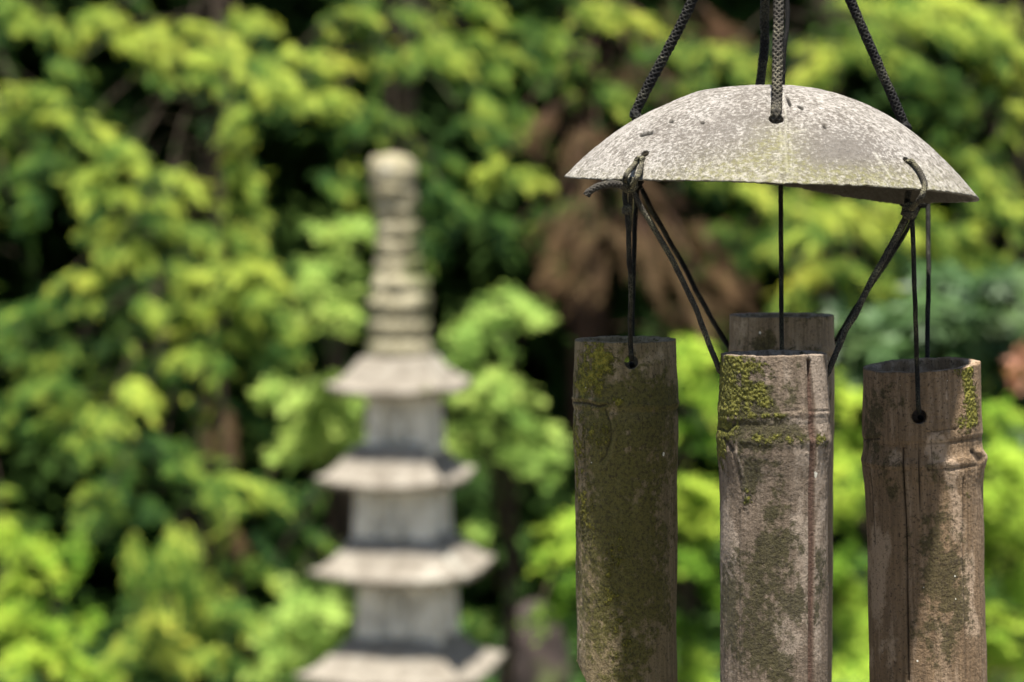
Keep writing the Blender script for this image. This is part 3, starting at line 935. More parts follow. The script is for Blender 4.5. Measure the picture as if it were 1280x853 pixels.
for nm, pf, dx, fl, fa in prof_sets:
    if nm in ('ring', 'neck'):
        mr = sum(a_ for a_, b_ in pf) / len(pf) + 0.8
        pf = [(mr + (a_ - mr) * 0.6, b_) for a_, b_ in pf]
    pf = [(a_ * 0.93, 398 - (398 - b_) * 0.965) for a_, b_ in pf]
    o = link(nm, revolve(pf, nm, 48, 0.010, fl, fa, int(pf[0][1])), ST_FIN)
    o.parent = fin
    o.location = ((dx + 2) * PS * math.cos(ROT), (dx + 2) * PS * math.sin(ROT), 0)

# ------------------------------------------------------------------ wind chime
S = D0 * K                                    # metres per pixel at the chime
CX, CY = (962 - 640) * S, D0 * math.cos(PITCH) + 0.0
CZ = EYE
RR = 257.0
chime = empty('wind_chime', (CX, CY, CZ))
tag(chime, 'weathered coconut shell wind chime with four mossy bamboo tubes on black cords', 'wind chime')

KP = np.array([0, 45, 62, 80, 95, 180, 225, 270, 315, 360.0])
KV = np.array([-26, -31, -22, -8, -1, 3, 0, -3, -13, -26.0])


def rimoff(phi):
    """rim height offset in px by azimuth (deg)"""
    p = np.mod(phi, 360)
    return np.interp(p, KP, KV)


def shell_z(r, phi):
    t = np.clip(r / RR, 0, 1.02)
    z = 117 * (1 - t ** 2.35)
    off = rimoff(phi)
    xo = t * np.cos(np.radians(phi))
    lin = -14.5 * xo - 11.5 * t                 # general tilt
    return z + off * t ** 2.0


def shell_pt(r, phi, inn=0.0):
    z = shell_z(r, phi)
    return np.stack([CX + r * S * np.cos(np.radians(phi)), CY + r * S * np.sin(np.radians(phi)), CZ + z * S], -1)


def shell_hit(px, py, back=False):
    o = np.array([0, 0, EYE]); dr = np.array(at(px, py, 1.0)) - o
    ts = np.linspace(D0 - RR * S * 1.05, D0 + RR * S * 1.05, 4000)
    P = o + ts[:, None] * dr
    dx, dy = (P[:, 0] - CX) / S, (P[:, 1] - CY) / S
    r = np.hypot(dx, dy)
    z = np.where(r < RR, CZ + shell_z(r, np.degrees(np.arctan2(dy, dx))) * S, -9)
    ins = P[:, 2] < z
    k = np.argmax(ins)
    if not ins.any():
        k = int(np.argmin(np.abs(P[:, 2] - z)))
    if back: k = len(ins) - 1 - int(np.argmax(ins[::-1]))
    return P[k]


def shell_point_xy(x, y):
    dx, dy = (x - CX) / S, (y - CY) / S
    return np.array([x, y, CZ + float(shell_z(np.hypot(dx, dy), np.degrees(np.arctan2(dy, dx)))) * S])


def shell_normal(p):
    e = 0.0006
    a = shell_point_xy(p[0] + e, p[1]) - shell_point_xy(p[0] - e, p[1])
    b = shell_point_xy(p[0], p[1] + e) - shell_point_xy(p[0], p[1] - e)
    n = np.cross(a, b)
    return n / np.linalg.norm(n)


def rad_pt(px, phi):
    return shell_point_xy(CX + px * S * math.cos(R(phi)), CY + px * S * math.sin(R(phi)))


H_FRONT = shell_hit(970, 146)
H_LEFT = rad_pt(167, 176)
H_RIGHT = rad_pt(168, 4)
H_BACK = rad_pt(168, 92)
L_FL = shell_hit(803, 196)
L_FR = shell_hit(1137, 206)
L_BL = rad_pt(229, 138)
L_BR = rad_pt(229, 43)
HOLES = [(H_FRONT - np.array([0, 0, 0.0009]), 2.2), (H_LEFT, 1.5), (H_RIGHT, 1.5), (H_BACK, 1.5), (shell_hit(806, 192.5), 1.3), (shell_hit(1133.5, 201), 1.3), (L_BL, 1.15), (L_BR, 1.15)]


def cyl_cutter(items):
    bm = bmesh.new()
    for p, n, r, l in items:
        q = Vector((0, 0, 1)).rotation_difference(Vector(n))
        mt = Matrix.Translation(Vector(p)) @ q.to_matrix().to_4x4()
        bmesh.ops.create_cone(bm, cap_ends=True, segments=20, radius1=r, radius2=r, depth=l, matrix=mt)
    me = bpy.data.meshes.new('cutter')
    bm.to_mesh(me); bm.free()
    o = bpy.data.objects.new('cutter', me)
    COL.objects.link(o)
    return o


def cut(o, cutter):
    md = o.modifiers.new('b', 'BOOLEAN')
    md.operation = 'DIFFERENCE'
    md.object = cutter
    md.solver = 'EXACT'
    bpy.context.view_layer.update()
    dg = bpy.context.evaluated_depsgraph_get()
    me = bpy.data.meshes.new_from_object(o.evaluated_get(dg), preserve_all_data_layers=True, depsgraph=dg)
    old = o.data
    o.modifiers.clear()
    o.data = me
    bpy.data.meshes.remove(old)
    cm = cutter.data
    bpy.data.objects.remove(cutter)
    bpy.data.meshes.remove(cm)


def build_shell():
    nphi, nr = 600, 150
    ph = np.arange(nphi) / nphi * 360
    t = np.linspace(0.004, 1, nr)
    Rr, Ph = np.meshgrid(t * RR, ph, indexing='ij')
    c, s = np.cos(np.radians(Ph)), np.sin(np.radians(Ph))
    tt = Rr / RR
    # slightly faceted, uneven outline
    lf = fbm(c * tt * 1.7, s * tt * 1.7, 0.3, 21, 2)
    hf = fbm(c * tt * 34, s * tt * 34, 0, 31, 3)
    fib = fbm(Ph * 0.9, tt * 7, 2, 41, 2) * sst(0.15, 0.5, tt)
    fib = np.where(Ph > 355, fib * (360 - Ph) / 5 + fbm((Ph - 360) * 0.9, tt * 7, 2, 41, 2) * (Ph - 355) / 5, fib)
    rim = sst(0.985, 1.0, tt)
    lf = lf - 0.45 * np.exp(-((Rr * c + 135) / 30) ** 2) * np.exp(-(Rr * s / 120) ** 2) + 0.6 * np.exp(-((Rr * c + 92) / 20) ** 2) * np.exp(-(Rr * s / 120) ** 2)
    jag = fbm(c * 60, s * 60, 3, 51, 3)
    Z = shell_z(Rr, Ph) + 2.6 * lf + 0.75 * hf + 0.45 * fib + rim * jag * 1.6
    # photograph-like coordinates of the front half for the local marks
    dep_ = D0 + Rr * S * s
    SX, SY = 640 + (322 + Rr * c) * D0 / dep_, 225 - Z * D0 / dep_
    front = s < 0.25

    def line(pts, w):
        m = np.full(Z.shape, 99.0)
        for (x0, y0), (x1, y1) in zip(pts[:-1], pts[1:]):
            dx, dy = x1 - x0, y1 - y0
            q = np.clip(((SX - x0) * dx + (SY - y0) * dy) / (dx * dx + dy * dy), 0, 1)
            m = np.minimum(m, np.hypot(SX - x0 - q * dx, SY - y0 - q * dy))
        return np.where(front, np.exp(-(m / w) ** 2), 0)
    seam = line([(977, 118), (981, 150), (980, 190), (983, 224)], 1.2)
    seam2 = line([(973, 150), (976, 180), (973, 205), (963, 218), (948, 224)], 1.1)
    seam3 = line([(986, 155), (988, 200), (989, 226)], 1.0)
    scr = line([(1092, 192), (1112, 222)], 1.4) + line([(992, 166), (1006, 163)], 1.2)
    pit = line([(801, 169), (814, 166)], 1.5) + line([(837, 152), (840, 152)], 1.1) + line([(876, 154), (878, 154)], 1.1) + line([(983, 124), (986, 132)], 1.3) + line([(997, 134), (1001, 136)], 1.3) + line([(1028, 157), (1030, 160)], 1.2)
    Z = Z + 2.2 * seam + 1.9 * seam2 + 1.3 * seam3 + 1.2 * scr - 5.5 * pit
    moss = np.clip(np.exp(-((SX - 970) / 34) ** 2) * sst(140, 175, SY) * 0.9 + np.exp(-((SX - 925) / 75) ** 2) * sst(165, 215, SY) * 0.8
                   + np.exp(-((SX - 1070) / 90) ** 2) * sst(190, 225, SY) * 0.75 + 0.35 * sst(195, 220, SY) + sst(0.97, 1, tt) * 0.25, 0, 1) * front
    moss += (~front) * 0.25 * sst(0.5, 1, tt)
    stain_shade = np.exp(-(((SX - 935) / 60) ** 2 + ((SY - 147) / 26) ** 2)) * 0.8 + np.exp(-(((SX - 1050) / 55) ** 2 + ((SY - 190) / 28) ** 2)) + 0.5 * np.exp(-(((SX - 880) / 60) ** 2 + ((SY - 185) / 30) ** 2))
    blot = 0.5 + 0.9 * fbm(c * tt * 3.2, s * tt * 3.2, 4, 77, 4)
    stain_shade += 0.45 * sst(130, 165, SY) * np.exp(-((SX - 965) / 165) ** 4) * np.clip(blot, 0, 1.2)  # broad lower front band paints in dome shading on top of the stains
    stain_shade = np.clip(stain_shade * front, 0, 1.3)
    V1 = np.stack([CX + Rr * S * c, CY + Rr * S * s, CZ + Z * S], -1).reshape(-1, 3)
    # inner face
    nr2 = 60
    t2 = np.linspace(1, 0.004, nr2)
    R2, P2 = np.meshgrid(t2 * (RR - 9), ph, indexing='ij')
    c2, s2 = np.cos(np.radians(P2)), np.sin(np.radians(P2))
    q = R2 / (RR - 9)
    Z2 = 117 * (1 - q ** 2.35) - 11 * (1 - q ** 4) - 0.5 + rimoff(P2) * q ** 2 + 0.8 * fbm(c2 * q * 8, s2 * q * 8, 5, 61, 3) + sst(0.97, 1, q) * 1.4 * fbm(c2 * 60, s2 * 60, 3, 52, 2)
    V2 = np.stack([CX + R2 * S * c2, CY + R2 * S * s2, CZ + Z2 * S], -1).reshape(-1, 3)
    V = np.vstack([V1, V2, [[CX, CY, CZ + (117 + 1) * S]], [[CX, CY, CZ + 105.5 * S]]])
    n = nr + nr2
    i, j = np.meshgrid(np.arange(n - 1), np.arange(nphi), indexing='ij')
    a = i * nphi + j; b = i * nphi + (j + 1) % nphi
    F = np.stack([a, a + nphi, b + nphi, b], -1).reshape(-1, 4)
    jj = np.arange(nphi); jn = (jj + 1) % nphi
    ct, cb_ = n * nphi, n * nphi + 1
    tr = np.vstack([np.stack([np.full(nphi, ct), jj, jn], 1), np.stack([np.full(nphi, cb_), (n - 1) * nphi + jn, (n - 1) * nphi + jj], 1)])
    me = merge_sweeps('shell', [(V, F, tr)])
    z = np.zeros(nr2 * nphi + 2)
    attr(me, 'moss', np.concatenate([moss.ravel(), z + 0.15]))
    attr(me, 'stain_shade', np.concatenate([stain_shade.ravel(), z]))
    attr(me, 'seam', np.concatenate([np.clip(seam + seam2 + seam3 * 0.7 + scr, 0, 1).ravel(), z]))
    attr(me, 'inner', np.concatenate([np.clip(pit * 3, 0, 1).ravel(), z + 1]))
    attr(me, 'pit', np.concatenate([np.clip(pit * 1.5, 0, 1).ravel(), z]))
    attr(me, 'aphi', np.concatenate([np.radians(Ph).ravel(), np.radians(P2).ravel(), [0, 0]]))
    attr(me, 'arad', np.concatenate([tt.ravel(), q.ravel(), [0, 0]]))

    m = M('coconut_shell')
    cmb = m.n('ShaderNodeCombineXYZ')
    cs, sn = m.mth('COSINE', m.at('aphi')), m.mth('SINE', m.at('aphi'))
    m.set(cmb.inputs[0], cs); m.set(cmb.inputs[1], sn); m.set(cmb.inputs[2], m.mth('MULTIPLY', m.at('arad'), 0.18))
    fibre = m.noise(26, 6, 0.7, cmb.outputs[0])
    fine = m.noise(1500, 4, 0.7)
    med = m.noise(520, 5, 0.7)
    big = m.noise(75, 4, 0.6)
    gran = m.noise(900, 3, 0.6, m.map((1, 1, 1.6)))
    col = m.mix(m.ramp(med, 0.3, 0.7), (0.070, 0.060, 0.048), (0.260, 0.242, 0.216))
    col = m.mix(m.mth('MULTIPLY', m.ramp(big, 0.45, 0.7), 0.5), col, (0.24, 0.226, 0.206))
    col = m.mix(m.mth('MULTIPLY', m.ramp(fibre, 0.52, 0.72), 0.55), col, (0.135, 0.115, 0.095))
    strk = m.noise(150, 4, 0.7, cmb.outputs[0])
    wide = m.ramp(m.noise(38, 4, 0.65), 0.35, 0.68)
    sp = m.ramp(m.mth('ADD', m.mth('ADD', m.mth('MULTIPLY', m.ramp(gran, 0.36, 0.64), 0.55), m.mth('MULTIPLY', m.ramp(strk, 0.3, 0.7), 0.35)), m.mth('MULTIPLY', m.mth('ADD', m.at('stain_shade'), m.mth('MULTIPLY', wide, 0.7)), 0.36)), 0.60, 0.88)
    col = m.mix(m.mth('MULTIPLY', sp, 0.8), col, (0.055, 0.046, 0.036))
    col = m.mix(m.mth('MULTIPLY', m.at('stain_shade'), 0.28), col, (0.085, 0.077, 0.068))
    ms = m.ramp(m.mth('ADD', m.mth('MULTIPLY', m.ramp(m.noise(620, 5, 0.75), 0.3, 0.7), 0.62), m.mth('MULTIPLY', m.at('moss'), 0.42)), 0.56, 0.98)
    col = m.mix(m.mth('MULTIPLY', ms, 0.65), col, (0.10, 0.092, 0.032))
    col = m.mix(m.mth('MULTIPLY', m.at('moss'), 0.15), col, (0.16, 0.16, 0.06))
    col = m.mix(m.mth('MULTIPLY', m.at('seam'), 0.32), col, (0.33, 0.315, 0.255))
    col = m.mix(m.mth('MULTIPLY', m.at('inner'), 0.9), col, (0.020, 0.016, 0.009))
    col = m.mix(m.mth('MULTIPLY', m.at('pit'), 0.9), col, (0.006, 0.005, 0.004))
    nr_ = m.bump(med, 0.0016, 0.8)
    nr_ = m.bump(fibre, 0.0012, 0.5, nr_)
    nr_ = m.bump(fine, 0.0005, 0.75, nr_)
    mat = m.fin(col, 0.85, nr_, 0.22)
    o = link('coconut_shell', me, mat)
    cut(o, cyl_cutter([(p, Vector(shell_normal(p)) * 0.55 + Vector((0, -1.0 if p[1] < CY - 0.01 else 0, 0)), r * 0.001, 0.014) for p, r in HOLES]))
    o.data.polygons.foreach_set('use_smooth', [True] * len(o.data.polygons))
    o.parent = chime
    o.matrix_parent_inverse = Matrix.Translation(chime.location).inverted()
    return o


build_shell()


def bamboo_mat(name, base, light, dark, algae, moss, pale=0.3, gran_amt=0.5):
    m = M(name)
    st = m.map((1, 1, 0.035))
    f1 = m.noise(900, 5, 0.65, st)
    f2 = m.noise(260, 5, 0.7, m.map((1, 1, 0.14)))
    g1 = m.noise(1100, 4, 0.75)
    g2 = m.noise(420, 5, 0.7)
    g3 = m.noise(110, 5, 0.65, m.map((1, 1, 0.55)))
    col = m.mix(m.ramp(f1, 0.18, 0.75), dark, base)
    col = m.mix(m.mth('MULTIPLY', m.ramp(f2, 0.48, 0.75), 0.5), col, light)
    br = m.at('bare')
    col = m.mix(m.mth('MULTIPLY', m.ramp(m.mth('ADD', g3, m.mth('MULTIPLY', br, 0.3)), 0.6, 0.72), pale * 2), col, light)
    al = m.at('algae')
    G2, G3_ = m.ramp(g2, 0.3, 0.7), m.ramp(g3, 0.3, 0.7)
    am = m.ramp(m.mth('ADD', m.mth('ADD', m.mth('MULTIPLY', G3_, 0.30), m.mth('MULTIPLY', G2, 0.45)), m.mth('MULTIPLY', al, 0.85)), 0.62, 0.92)
    ac = m.mix(m.ramp(g1, 0.35, 0.65), algae, tuple(0.45 * x for x in algae))
    col = m.mix(m.mth('MULTIPLY', am, 0.88), col, ac)
    # pitted grime
    col = m.mix(m.mth('MULTIPLY', m.ramp(g1, 0.54, 0.66), gran_amt), col, tuple(0.35 * x for x in dark))
    mo = m.at('moss')
    cl = m.vor(1250, m.map((1, 1, 0.75)))
    mm = m.ramp(m.mth('ADD', m.mth('ADD', m.mth('MULTIPLY', G2, 0.55), m.mth('MULTIPLY', m.mth('SUBTRACT', 0.5, cl), 0.3)), m.mth('MULTIPLY', mo, 0.75)), 0.68, 0.98)
    m_soft = (moss[0] * 0.92, moss[1] * 0.88, moss[2] * 1.3)
    mc = m.mix(m.ramp(m.noise(700, 3), 0.35, 0.65), tuple(0.42 * x for x in moss), m_soft)
    col = m.mix(mm, col, mc)
    # rare white specks
    col = m.mix(m.ramp(m.noise(330, 1, 0.3, m.map((1.3, 1, 1))), 0.80, 0.82), col, (0.6, 0.58, 0.5))
    nr = m.bump(f1, 0.0010, 0.6)
    col = m.mix(m.mth('MULTIPLY', m.ramp(m.at('dirt_shade'), 0.1, 0.9), 0.85), col, tuple(0.22 * x for x in dark))
    nr = m.bump(g2, 0.0016, 0.75, nr)
    nr = m.bump(g1, 0.0008, 0.9, nr)
    nr = m.bump(m.mth('MULTIPLY', mm, m.mth('SUBTRACT', 1.0, cl)), 0.0012, 0.8, nr)
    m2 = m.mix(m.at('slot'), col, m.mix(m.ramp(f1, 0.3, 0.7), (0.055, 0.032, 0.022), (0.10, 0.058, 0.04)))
    return m.fin(m2, 0.88, nr, 0.2)


def tube(cx, ytop, d, r_px, lean, prof, nodes, lines, feats, mat, holes, slot=None, bottom=None, len_px=760, thick=0.0030, label=None, lump=1.0, seed=0, toptilt=0.0, ftilt=0.0):
    """one bamboo tube; cx, ytop in photograph pixels at depth d. local frame: origin at the middle of the top end"""
    s = d * K
    nphi = 288
    vis = (860 - ytop)
    zs = np.concatenate([np.arange(0, vis, 1.45), np.linspace(vis, len_px, 40)])
    ph = np.arange(nphi) / nphi * 2 * np.pi
    if slot:
        # squeeze the grid towards the slot so that its walls are sharp
        x0 = slot[0]
        dl = (ph - x0 + np.pi) % (2 * np.pi) - np.pi
        ph = ph - 0.62 * dl * np.exp(-(dl / 0.22) ** 2)
    Zp, Ph = np.meshgrid(zs, ph, indexing='ij')
    c, sn = np.cos(Ph), np.sin(Ph)
    dep_ = d + r_px * sn * s
    SX = 640 + (cx - 640 + r_px * c - Zp * math.sin(lean)) * d / dep_
    SY = 225 + (ytop - 225 + Zp) * d / dep_
    front = sn < 0
    rad = np.full(Zp.shape, float(r_px))
    pp = np.array(prof, float)
    rad += np.interp(Zp, pp[:, 0], pp[:, 1])
    for (off, amp, w, wob) in nodes:
        o = off + wob * noise(c * 1.5, sn * 1.5, 0, seed + 3)
        rad += amp * np.exp(-((Zp - o) / w) ** 2) * (0.75 + 0.45 * noise(c * 3, sn * 3, 1, seed + 4))
    rad += lump * (1.6 * fbm(c * 1.3, sn * 1.3, Zp / 120, seed + 1, 3) + 0.9 * fbm(c * 6, sn * 6, Zp / 60, seed + 2, 3) + 0.28 * fbm(c * 22, sn * 22, Zp / 90, seed + 5, 2) + 0.28 * fbm(c * 34, sn * 34, Zp / 2.4, seed + 6, 2))
    dirt_shade = np.zeros(Zp.shape); ridge_light = np.zeros(Zp.shape)  # groove dirt and pale ridges also paint relief shading that flat light loses
    for (off, amp, w, wob) in nodes:
        if amp < 0: dirt_shade = np.maximum(dirt_shade, 0.55 * np.exp(-((Zp - off - wob * noise(c * 1.5, sn * 1.5, 0, seed + 3)) / (w * 0.6)) ** 2) * sst(-0.25, 0.3, noise(c * 4, sn * 4, 2, seed + 44)))
    for pts, w, dep in lines:
        m = np.full(Zp.shape, 99.0)
        for (x0, y0), (x1, y1) in zip(pts[:-1], pts[1:]):
            dx, dy = x1 - x0, y1 - y0
            q = np.clip(((SX - x0) * dx + (SY - y0) * dy) / (dx * dx + dy * dy), 0, 1)
            m = np.minimum(m, np.hypot(SX - x0 - q * dx, SY - y0 - q * dy))
        rad += np.where(front, 0.9 * dep * np.exp(-(m / w) ** 2), 0)
        if dep < 0: dirt_shade = np.maximum(dirt_shade, np.where(front, np.exp(-(m / (w * 0.8)) ** 2), 0) * min(1, 0.35 + 0.25 * -dep))
        else: ridge_light += np.where(front, np.exp(-(m / w) ** 2), 0) * 0.7
    at_ = {k: np.zeros(Zp.shape) for k in ('moss', 'algae', 'bare')}
    at_['bare'] += ridge_light
    for kind, fx, fy, wx, wy, amt in feats:
        g = np.exp(-(((SX - fx) / wx) ** 2 + ((SY - fy) / wy) ** 2))
        at_[kind] += np.where(front, g, 0.35 * g) * amt
    wobble = fbm(c * 4, sn * 4, Zp / 22, seed + 8, 4)
    for k in at_: at_[k] = at_[k] * (1 + 0.9 * wobble)
    at_['moss'] = np.where(at_['moss'] > 0.3, at_['moss'] * 1.25, at_['moss'])
    rad += np.clip(at_['moss'], 0, 1) * (1.0 + 1.4 * fbm(c * 30, sn * 30, Zp / 2.2, seed + 9, 2))
    sl = np.zeros(Zp.shape)
    if slot:
        x0, hw, y0 = slot
        hw_ = hw * (0.62 + 0.38 * sst(0, 70, SY - y0))
        bend = 0.028 * sst(y0, y0 + 150, SY) - 0.01
        dl = (Ph - (x0 + bend) + np.pi) % (2 * np.pi) - np.pi
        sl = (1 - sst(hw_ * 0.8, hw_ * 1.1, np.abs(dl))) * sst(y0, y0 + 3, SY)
        rad -= sl * 5.5
        for k in at_: at_[k] = at_[k] * (1 - sl)
    # top end: nearly flat saw cut, worn; bottom follows a cut line
    zz = -Zp.copy()
    rough = 0.9 * fbm(c * 5, sn * 5, 0, seed + 12, 4) + toptilt * c
    fade = np.exp(-Zp / 6)
    zz += rough * fade * 1.6 + ftilt * sn * np.exp(-Zp / 9)
    if bottom is not None:
        lim = bottom(cx + rad * c) - ytop
        zz = -np.minimum(-zz, lim + 0.8 * fbm(c * 6, sn * 6, 1, seed + 13, 2))
    outer = np.stack([rad * c * s, rad * sn * s, zz * s], -1)
    th = thick / s * (1 + 0.12 * fbm(c[:1] * 1.2, sn[:1] * 1.2, 0, seed + 20, 2))
    r0 = rad[0]
    rings = [outer[i] for i in range(len(zs))]
    base = r0
    top = zz[0]
    # worn lip then inner wall
    inner = []
    for k, (fr, dz) in enumerate([(1.0, -6), (1.0, -1.6), (0.9, -0.1), (0.6, 0.5), (0.3, 0.5), (0.08, 0.2)]):
        rr_ = base - th[0] * fr
        nz = 0.7 * fbm(c[0] * 16 + fr * 6, sn[0] * 16, fr * 4, seed + 30, 2)
        inner.append(np.stack([rr_ * c[0] * s, rr_ * sn[0] * s, (top + dz + (nz if 0.05 < fr < 0.95 else 0)) * s], -1))
    low = []
    zb = zz[-1]
    for zq in (len_px - 30, 500, 200, 60, 20):
        nz = 0.8 * fbm(c[0] * 3, sn[0] * 3, zq / 30, seed + 33, 2)
        rr_ = r_px - 1.5 - th[0] + nz
        low.append(np.stack([rr_ * c[0] * s, rr_ * sn[0] * s, np.maximum(-zq, zb + 3) * s], -1))
    low.insert(0, np.stack([(r_px - 1.5 - th[0]) * c[0] * s, (r_px - 1.5 - th[0]) * sn[0] * s, zb * s + 0.0002], -1))
    seq = low + inner + rings                    # inner bottom -> lip -> outer down
    V = np.vstack(seq)
    n = len(seq)
    i, j = np.meshgrid(np.arange(n - 1), np.arange(nphi), indexing='ij')
    a = i * nphi + j; b = i * nphi + (j + 1) % nphi
    F = np.stack([a, a + nphi, b + nphi, b], -1).reshape(-1, 4)
    j = np.arange(nphi); jn = (j + 1) % nphi
    a0 = (n - 1) * nphi
    F2 = np.stack([a0 + j, j, jn, a0 + jn], 1)
    F = np.vstack([F, F2])
    me = np_mesh('bamboo_tube', V, F)
    pre = (len(low) + len(inner)) * nphi
    z0 = np.zeros(pre)
    attr(me, 'moss', np.concatenate([z0, at_['moss'].ravel()]))
    attr(me, 'algae', np.concatenate([z0 + 0.25, at_['algae'].ravel()]))
    attr(me, 'bare', np.concatenate([z0 + 0.5, at_['bare'].ravel()]))
    attr(me, 'slot', np.concatenate([z0, sl.ravel()]))
    attr(me, 'dirt_shade', np.concatenate([z0, (dirt_shade * (1 - sl)).ravel()]))
    o = link('bamboo_tube', me, mat)
    loc = at(cx, ytop, d)
    items = []
    for (hx, hy, hr, ang) in holes:
        # ang: direction of the hole axis in the horizontal plane; a drill through both walls
        df_ = d - r_px * s if abs(ang) == 90 else d
        off = (hx - 640) * K * df_ - (cx - 640) * s
        hdrop = (hy - 225) * K * df_ - (ytop - 225) * s
        dirv = Vector((math.cos(R(ang)), math.sin(R(ang)), 0))
        cen = Vector((off if abs(ang) == 90 else 0, 0, -hdrop))
        items.append((cen, dirv, hr * s, 0.06))
    cut(o, cyl_cutter(items))
    o.data.polygons.foreach_set('use_smooth', [True] * len(o.data.polygons))
    o.parent = chime
    o.location = loc - chime.location
    o.rotation_euler = (0, lean, 0)
    if label: o['label'] = label
    return o


DF, DM, DB = 0.805, 0.85, 0.895
mA = bamboo_mat('bamboo_left', (0.1835, 0.1375, 0.0739), (0.3352, 0.2589, 0.1680), (0.0838, 0.0634, 0.0302), (0.0838, 0.0757, 0.0134), (0.2155, 0.1971, 0.0185), 0.25, 0.75)
mB = bamboo_mat('bamboo_front', (0.1445, 0.1080, 0.0777), (0.2543, 0.2033, 0.1578), (0.0665, 0.0485, 0.0316), (0.0428, 0.0377, 0.0121), (0.1271, 0.1244, 0.0133), 0.35, 0.55)
mC = bamboo_mat('bamboo_right', (0.1810, 0.1203, 0.0686), (0.3486, 0.2589, 0.1806), (0.0905, 0.0588, 0.0332), (0.0636, 0.0511, 0.0187), (0.1676, 0.1609, 0.0159), 0.32, 0.85)
mD = bamboo_mat('bamboo_back', (0.2184, 0.1596, 0.1008), (0.3528, 0.2772, 0.1932), (0.1008, 0.0739, 0.0445), (0.0714, 0.0588, 0.0202), (0.1428, 0.1344, 0.0252), 0.25, 0.55)

# left tube, cut slanting at its lower left
tube(781.5, 424.5, DM, 63.5, R(-0.45), [(0, -0.8), (30, 0.3), (60, 1.8), (80, 2.6), (86, 1.8), (118, 2.6), (140, 1.4), (170, 0), (430, -0.6), (760, -1)],
     [(77, 1.3, 3.2, 3), (86, -1.2, 3, 3)],
     [([(718, 497), (735, 498), (748, 502), (757, 503)], 2.0, 2.2), ([(718, 503), (735, 504), (750, 508), (758, 506)], 2.0, -2.8), ([(757, 512), (764, 530), (765, 548), (758, 570), (750, 578)], 2.0, -1.5), ([(764, 520), (771, 545), (765, 570), (756, 586)], 2.0, 1.3), ([(731, 520), (732, 600)], 1.0, -1.0), ([(803, 520), (804, 620)], 0.8, -0.7)],
     [('moss', 745, 450, 26, 30, .85), ('moss', 735, 485, 22, 14, .5), ('moss', 772, 503, 9, 7, .8), ('moss', 722, 560, 10, 60, .45), ('moss', 745, 545, 22, 24, .45), ('moss', 755, 640, 45, 200, .10), ('algae', 760, 600, 60, 200, .35), ('moss', 770, 800, 30, 60, .42), ('moss', 770, 700, 30, 60, .32), ('moss', 730, 640, 14, 60, .35),
      ('algae', 800, 560, 60, 110, .55), ('algae', 780, 760, 60, 120, .75), ('algae', 760, 545, 30, 40, .5), ('algae', 830, 500, 22, 40, .6), ('algae', 740, 470, 30, 40, .5), ('bare', 815, 455, 26, 30, .8), ('bare', 795, 520, 30, 10, .9), ('bare', 722, 790, 10, 60, .9), ('bare', 780, 590, 30, 50, .4)],
     mA, [(789, 453, 8.6, 90)], None, lambda x: np.clip(828 + (x - 718.5) * 1.95, 828, 1040), 760, 0.0028, 'dark olive tube with a slanting cut at its lower left', 1.0, 100, 0, 0.8)
# front tube with the long sound slot
slot_phi = -math.acos((1009 - 967.5) / 68.0)
tube(967.5, 442, DF, 67.5, R(-0.3), [(0, -2.5), (20, -1.5), (60, 0.5), (78, 2.2), (84, 1.2), (105, 3), (120, 3.2), (150, 0.5), (180, -0.8), (430, -0.2), (760, 0)],
     [(70, 0.6, 4, 3.5), (77, -0.6, 3, 3.5), (106, 1.0, 6, 4)],
     [([(916, 560), (925, 590), (930, 640)], 1.6, -0.8), ([(908, 548), (918, 562)], 3.0, -1.8), ([(900, 535), (912, 540), (920, 530)], 2.4, -1.4), ([(922, 560), (932, 600), (936, 640)], 1.6, 0.7), ([(942, 518), (975, 515), (1000, 513)], 1.3, -0.9), ([(1014, 515), (1034, 514)], 1.4, -1.2), ([(925, 640), (926, 850)], 1.0, -1.0), ([(990, 620), (991, 850)], 0.8, -0.6)],
     [('algae', 930, 480, 40, 60, .5), ('moss', 940, 500, 50, 70, .25), ('moss', 910, 480, 16, 55, 1.0), ('moss', 925, 455, 22, 18, .8), ('moss', 905, 560, 10, 40, .85), ('moss', 945, 470, 22, 22, .6), ('moss', 940, 498, 26, 12, .5), ('moss', 970, 548, 45, 9, .62), ('moss', 1022, 550, 14, 14, .55), ('moss', 935, 625, 9, 14, .6), ('moss', 900, 500, 9, 50, .7), ('moss', 960, 520, 30, 5, .5),
      ('algae', 950, 500, 40, 35, .65), ('algae', 970, 545, 60, 14, .8), ('algae', 945, 590, 26, 35, .65), ('algae', 975, 640, 22, 50, .6), ('algae', 955, 720, 40, 45, .6), ('algae', 945, 790, 36, 50, .7), ('algae', 1000, 760, 20, 30, .6), ('algae', 975, 690, 30, 20, .6), ('algae', 1028, 720, 10, 60, .6), ('algae', 912, 760, 10, 60, .45), ('algae', 975, 840, 30, 30, .6), ('algae', 1000, 480, 12, 40, .4),
      ('bare', 1022, 480, 16, 40, .9), ('bare', 985, 465, 26, 22, .6), ('bare', 975, 528, 40, 5, 1.0), ('bare', 1024, 530, 12, 10, 1), ('bare', 1000, 620, 20, 90, .8), ('bare', 910, 700, 12, 120, .9), ('bare', 1024, 680, 14, 120, .8), ('bare', 985, 790, 30, 80, .7)],
     mB, [(967, 470, 6.0, 0)], (slot_phi, 0.085, 449), None, 780, 0.0031, 'pinkish front tube with thick yellow moss and a long dark slot', 1.2, 200)
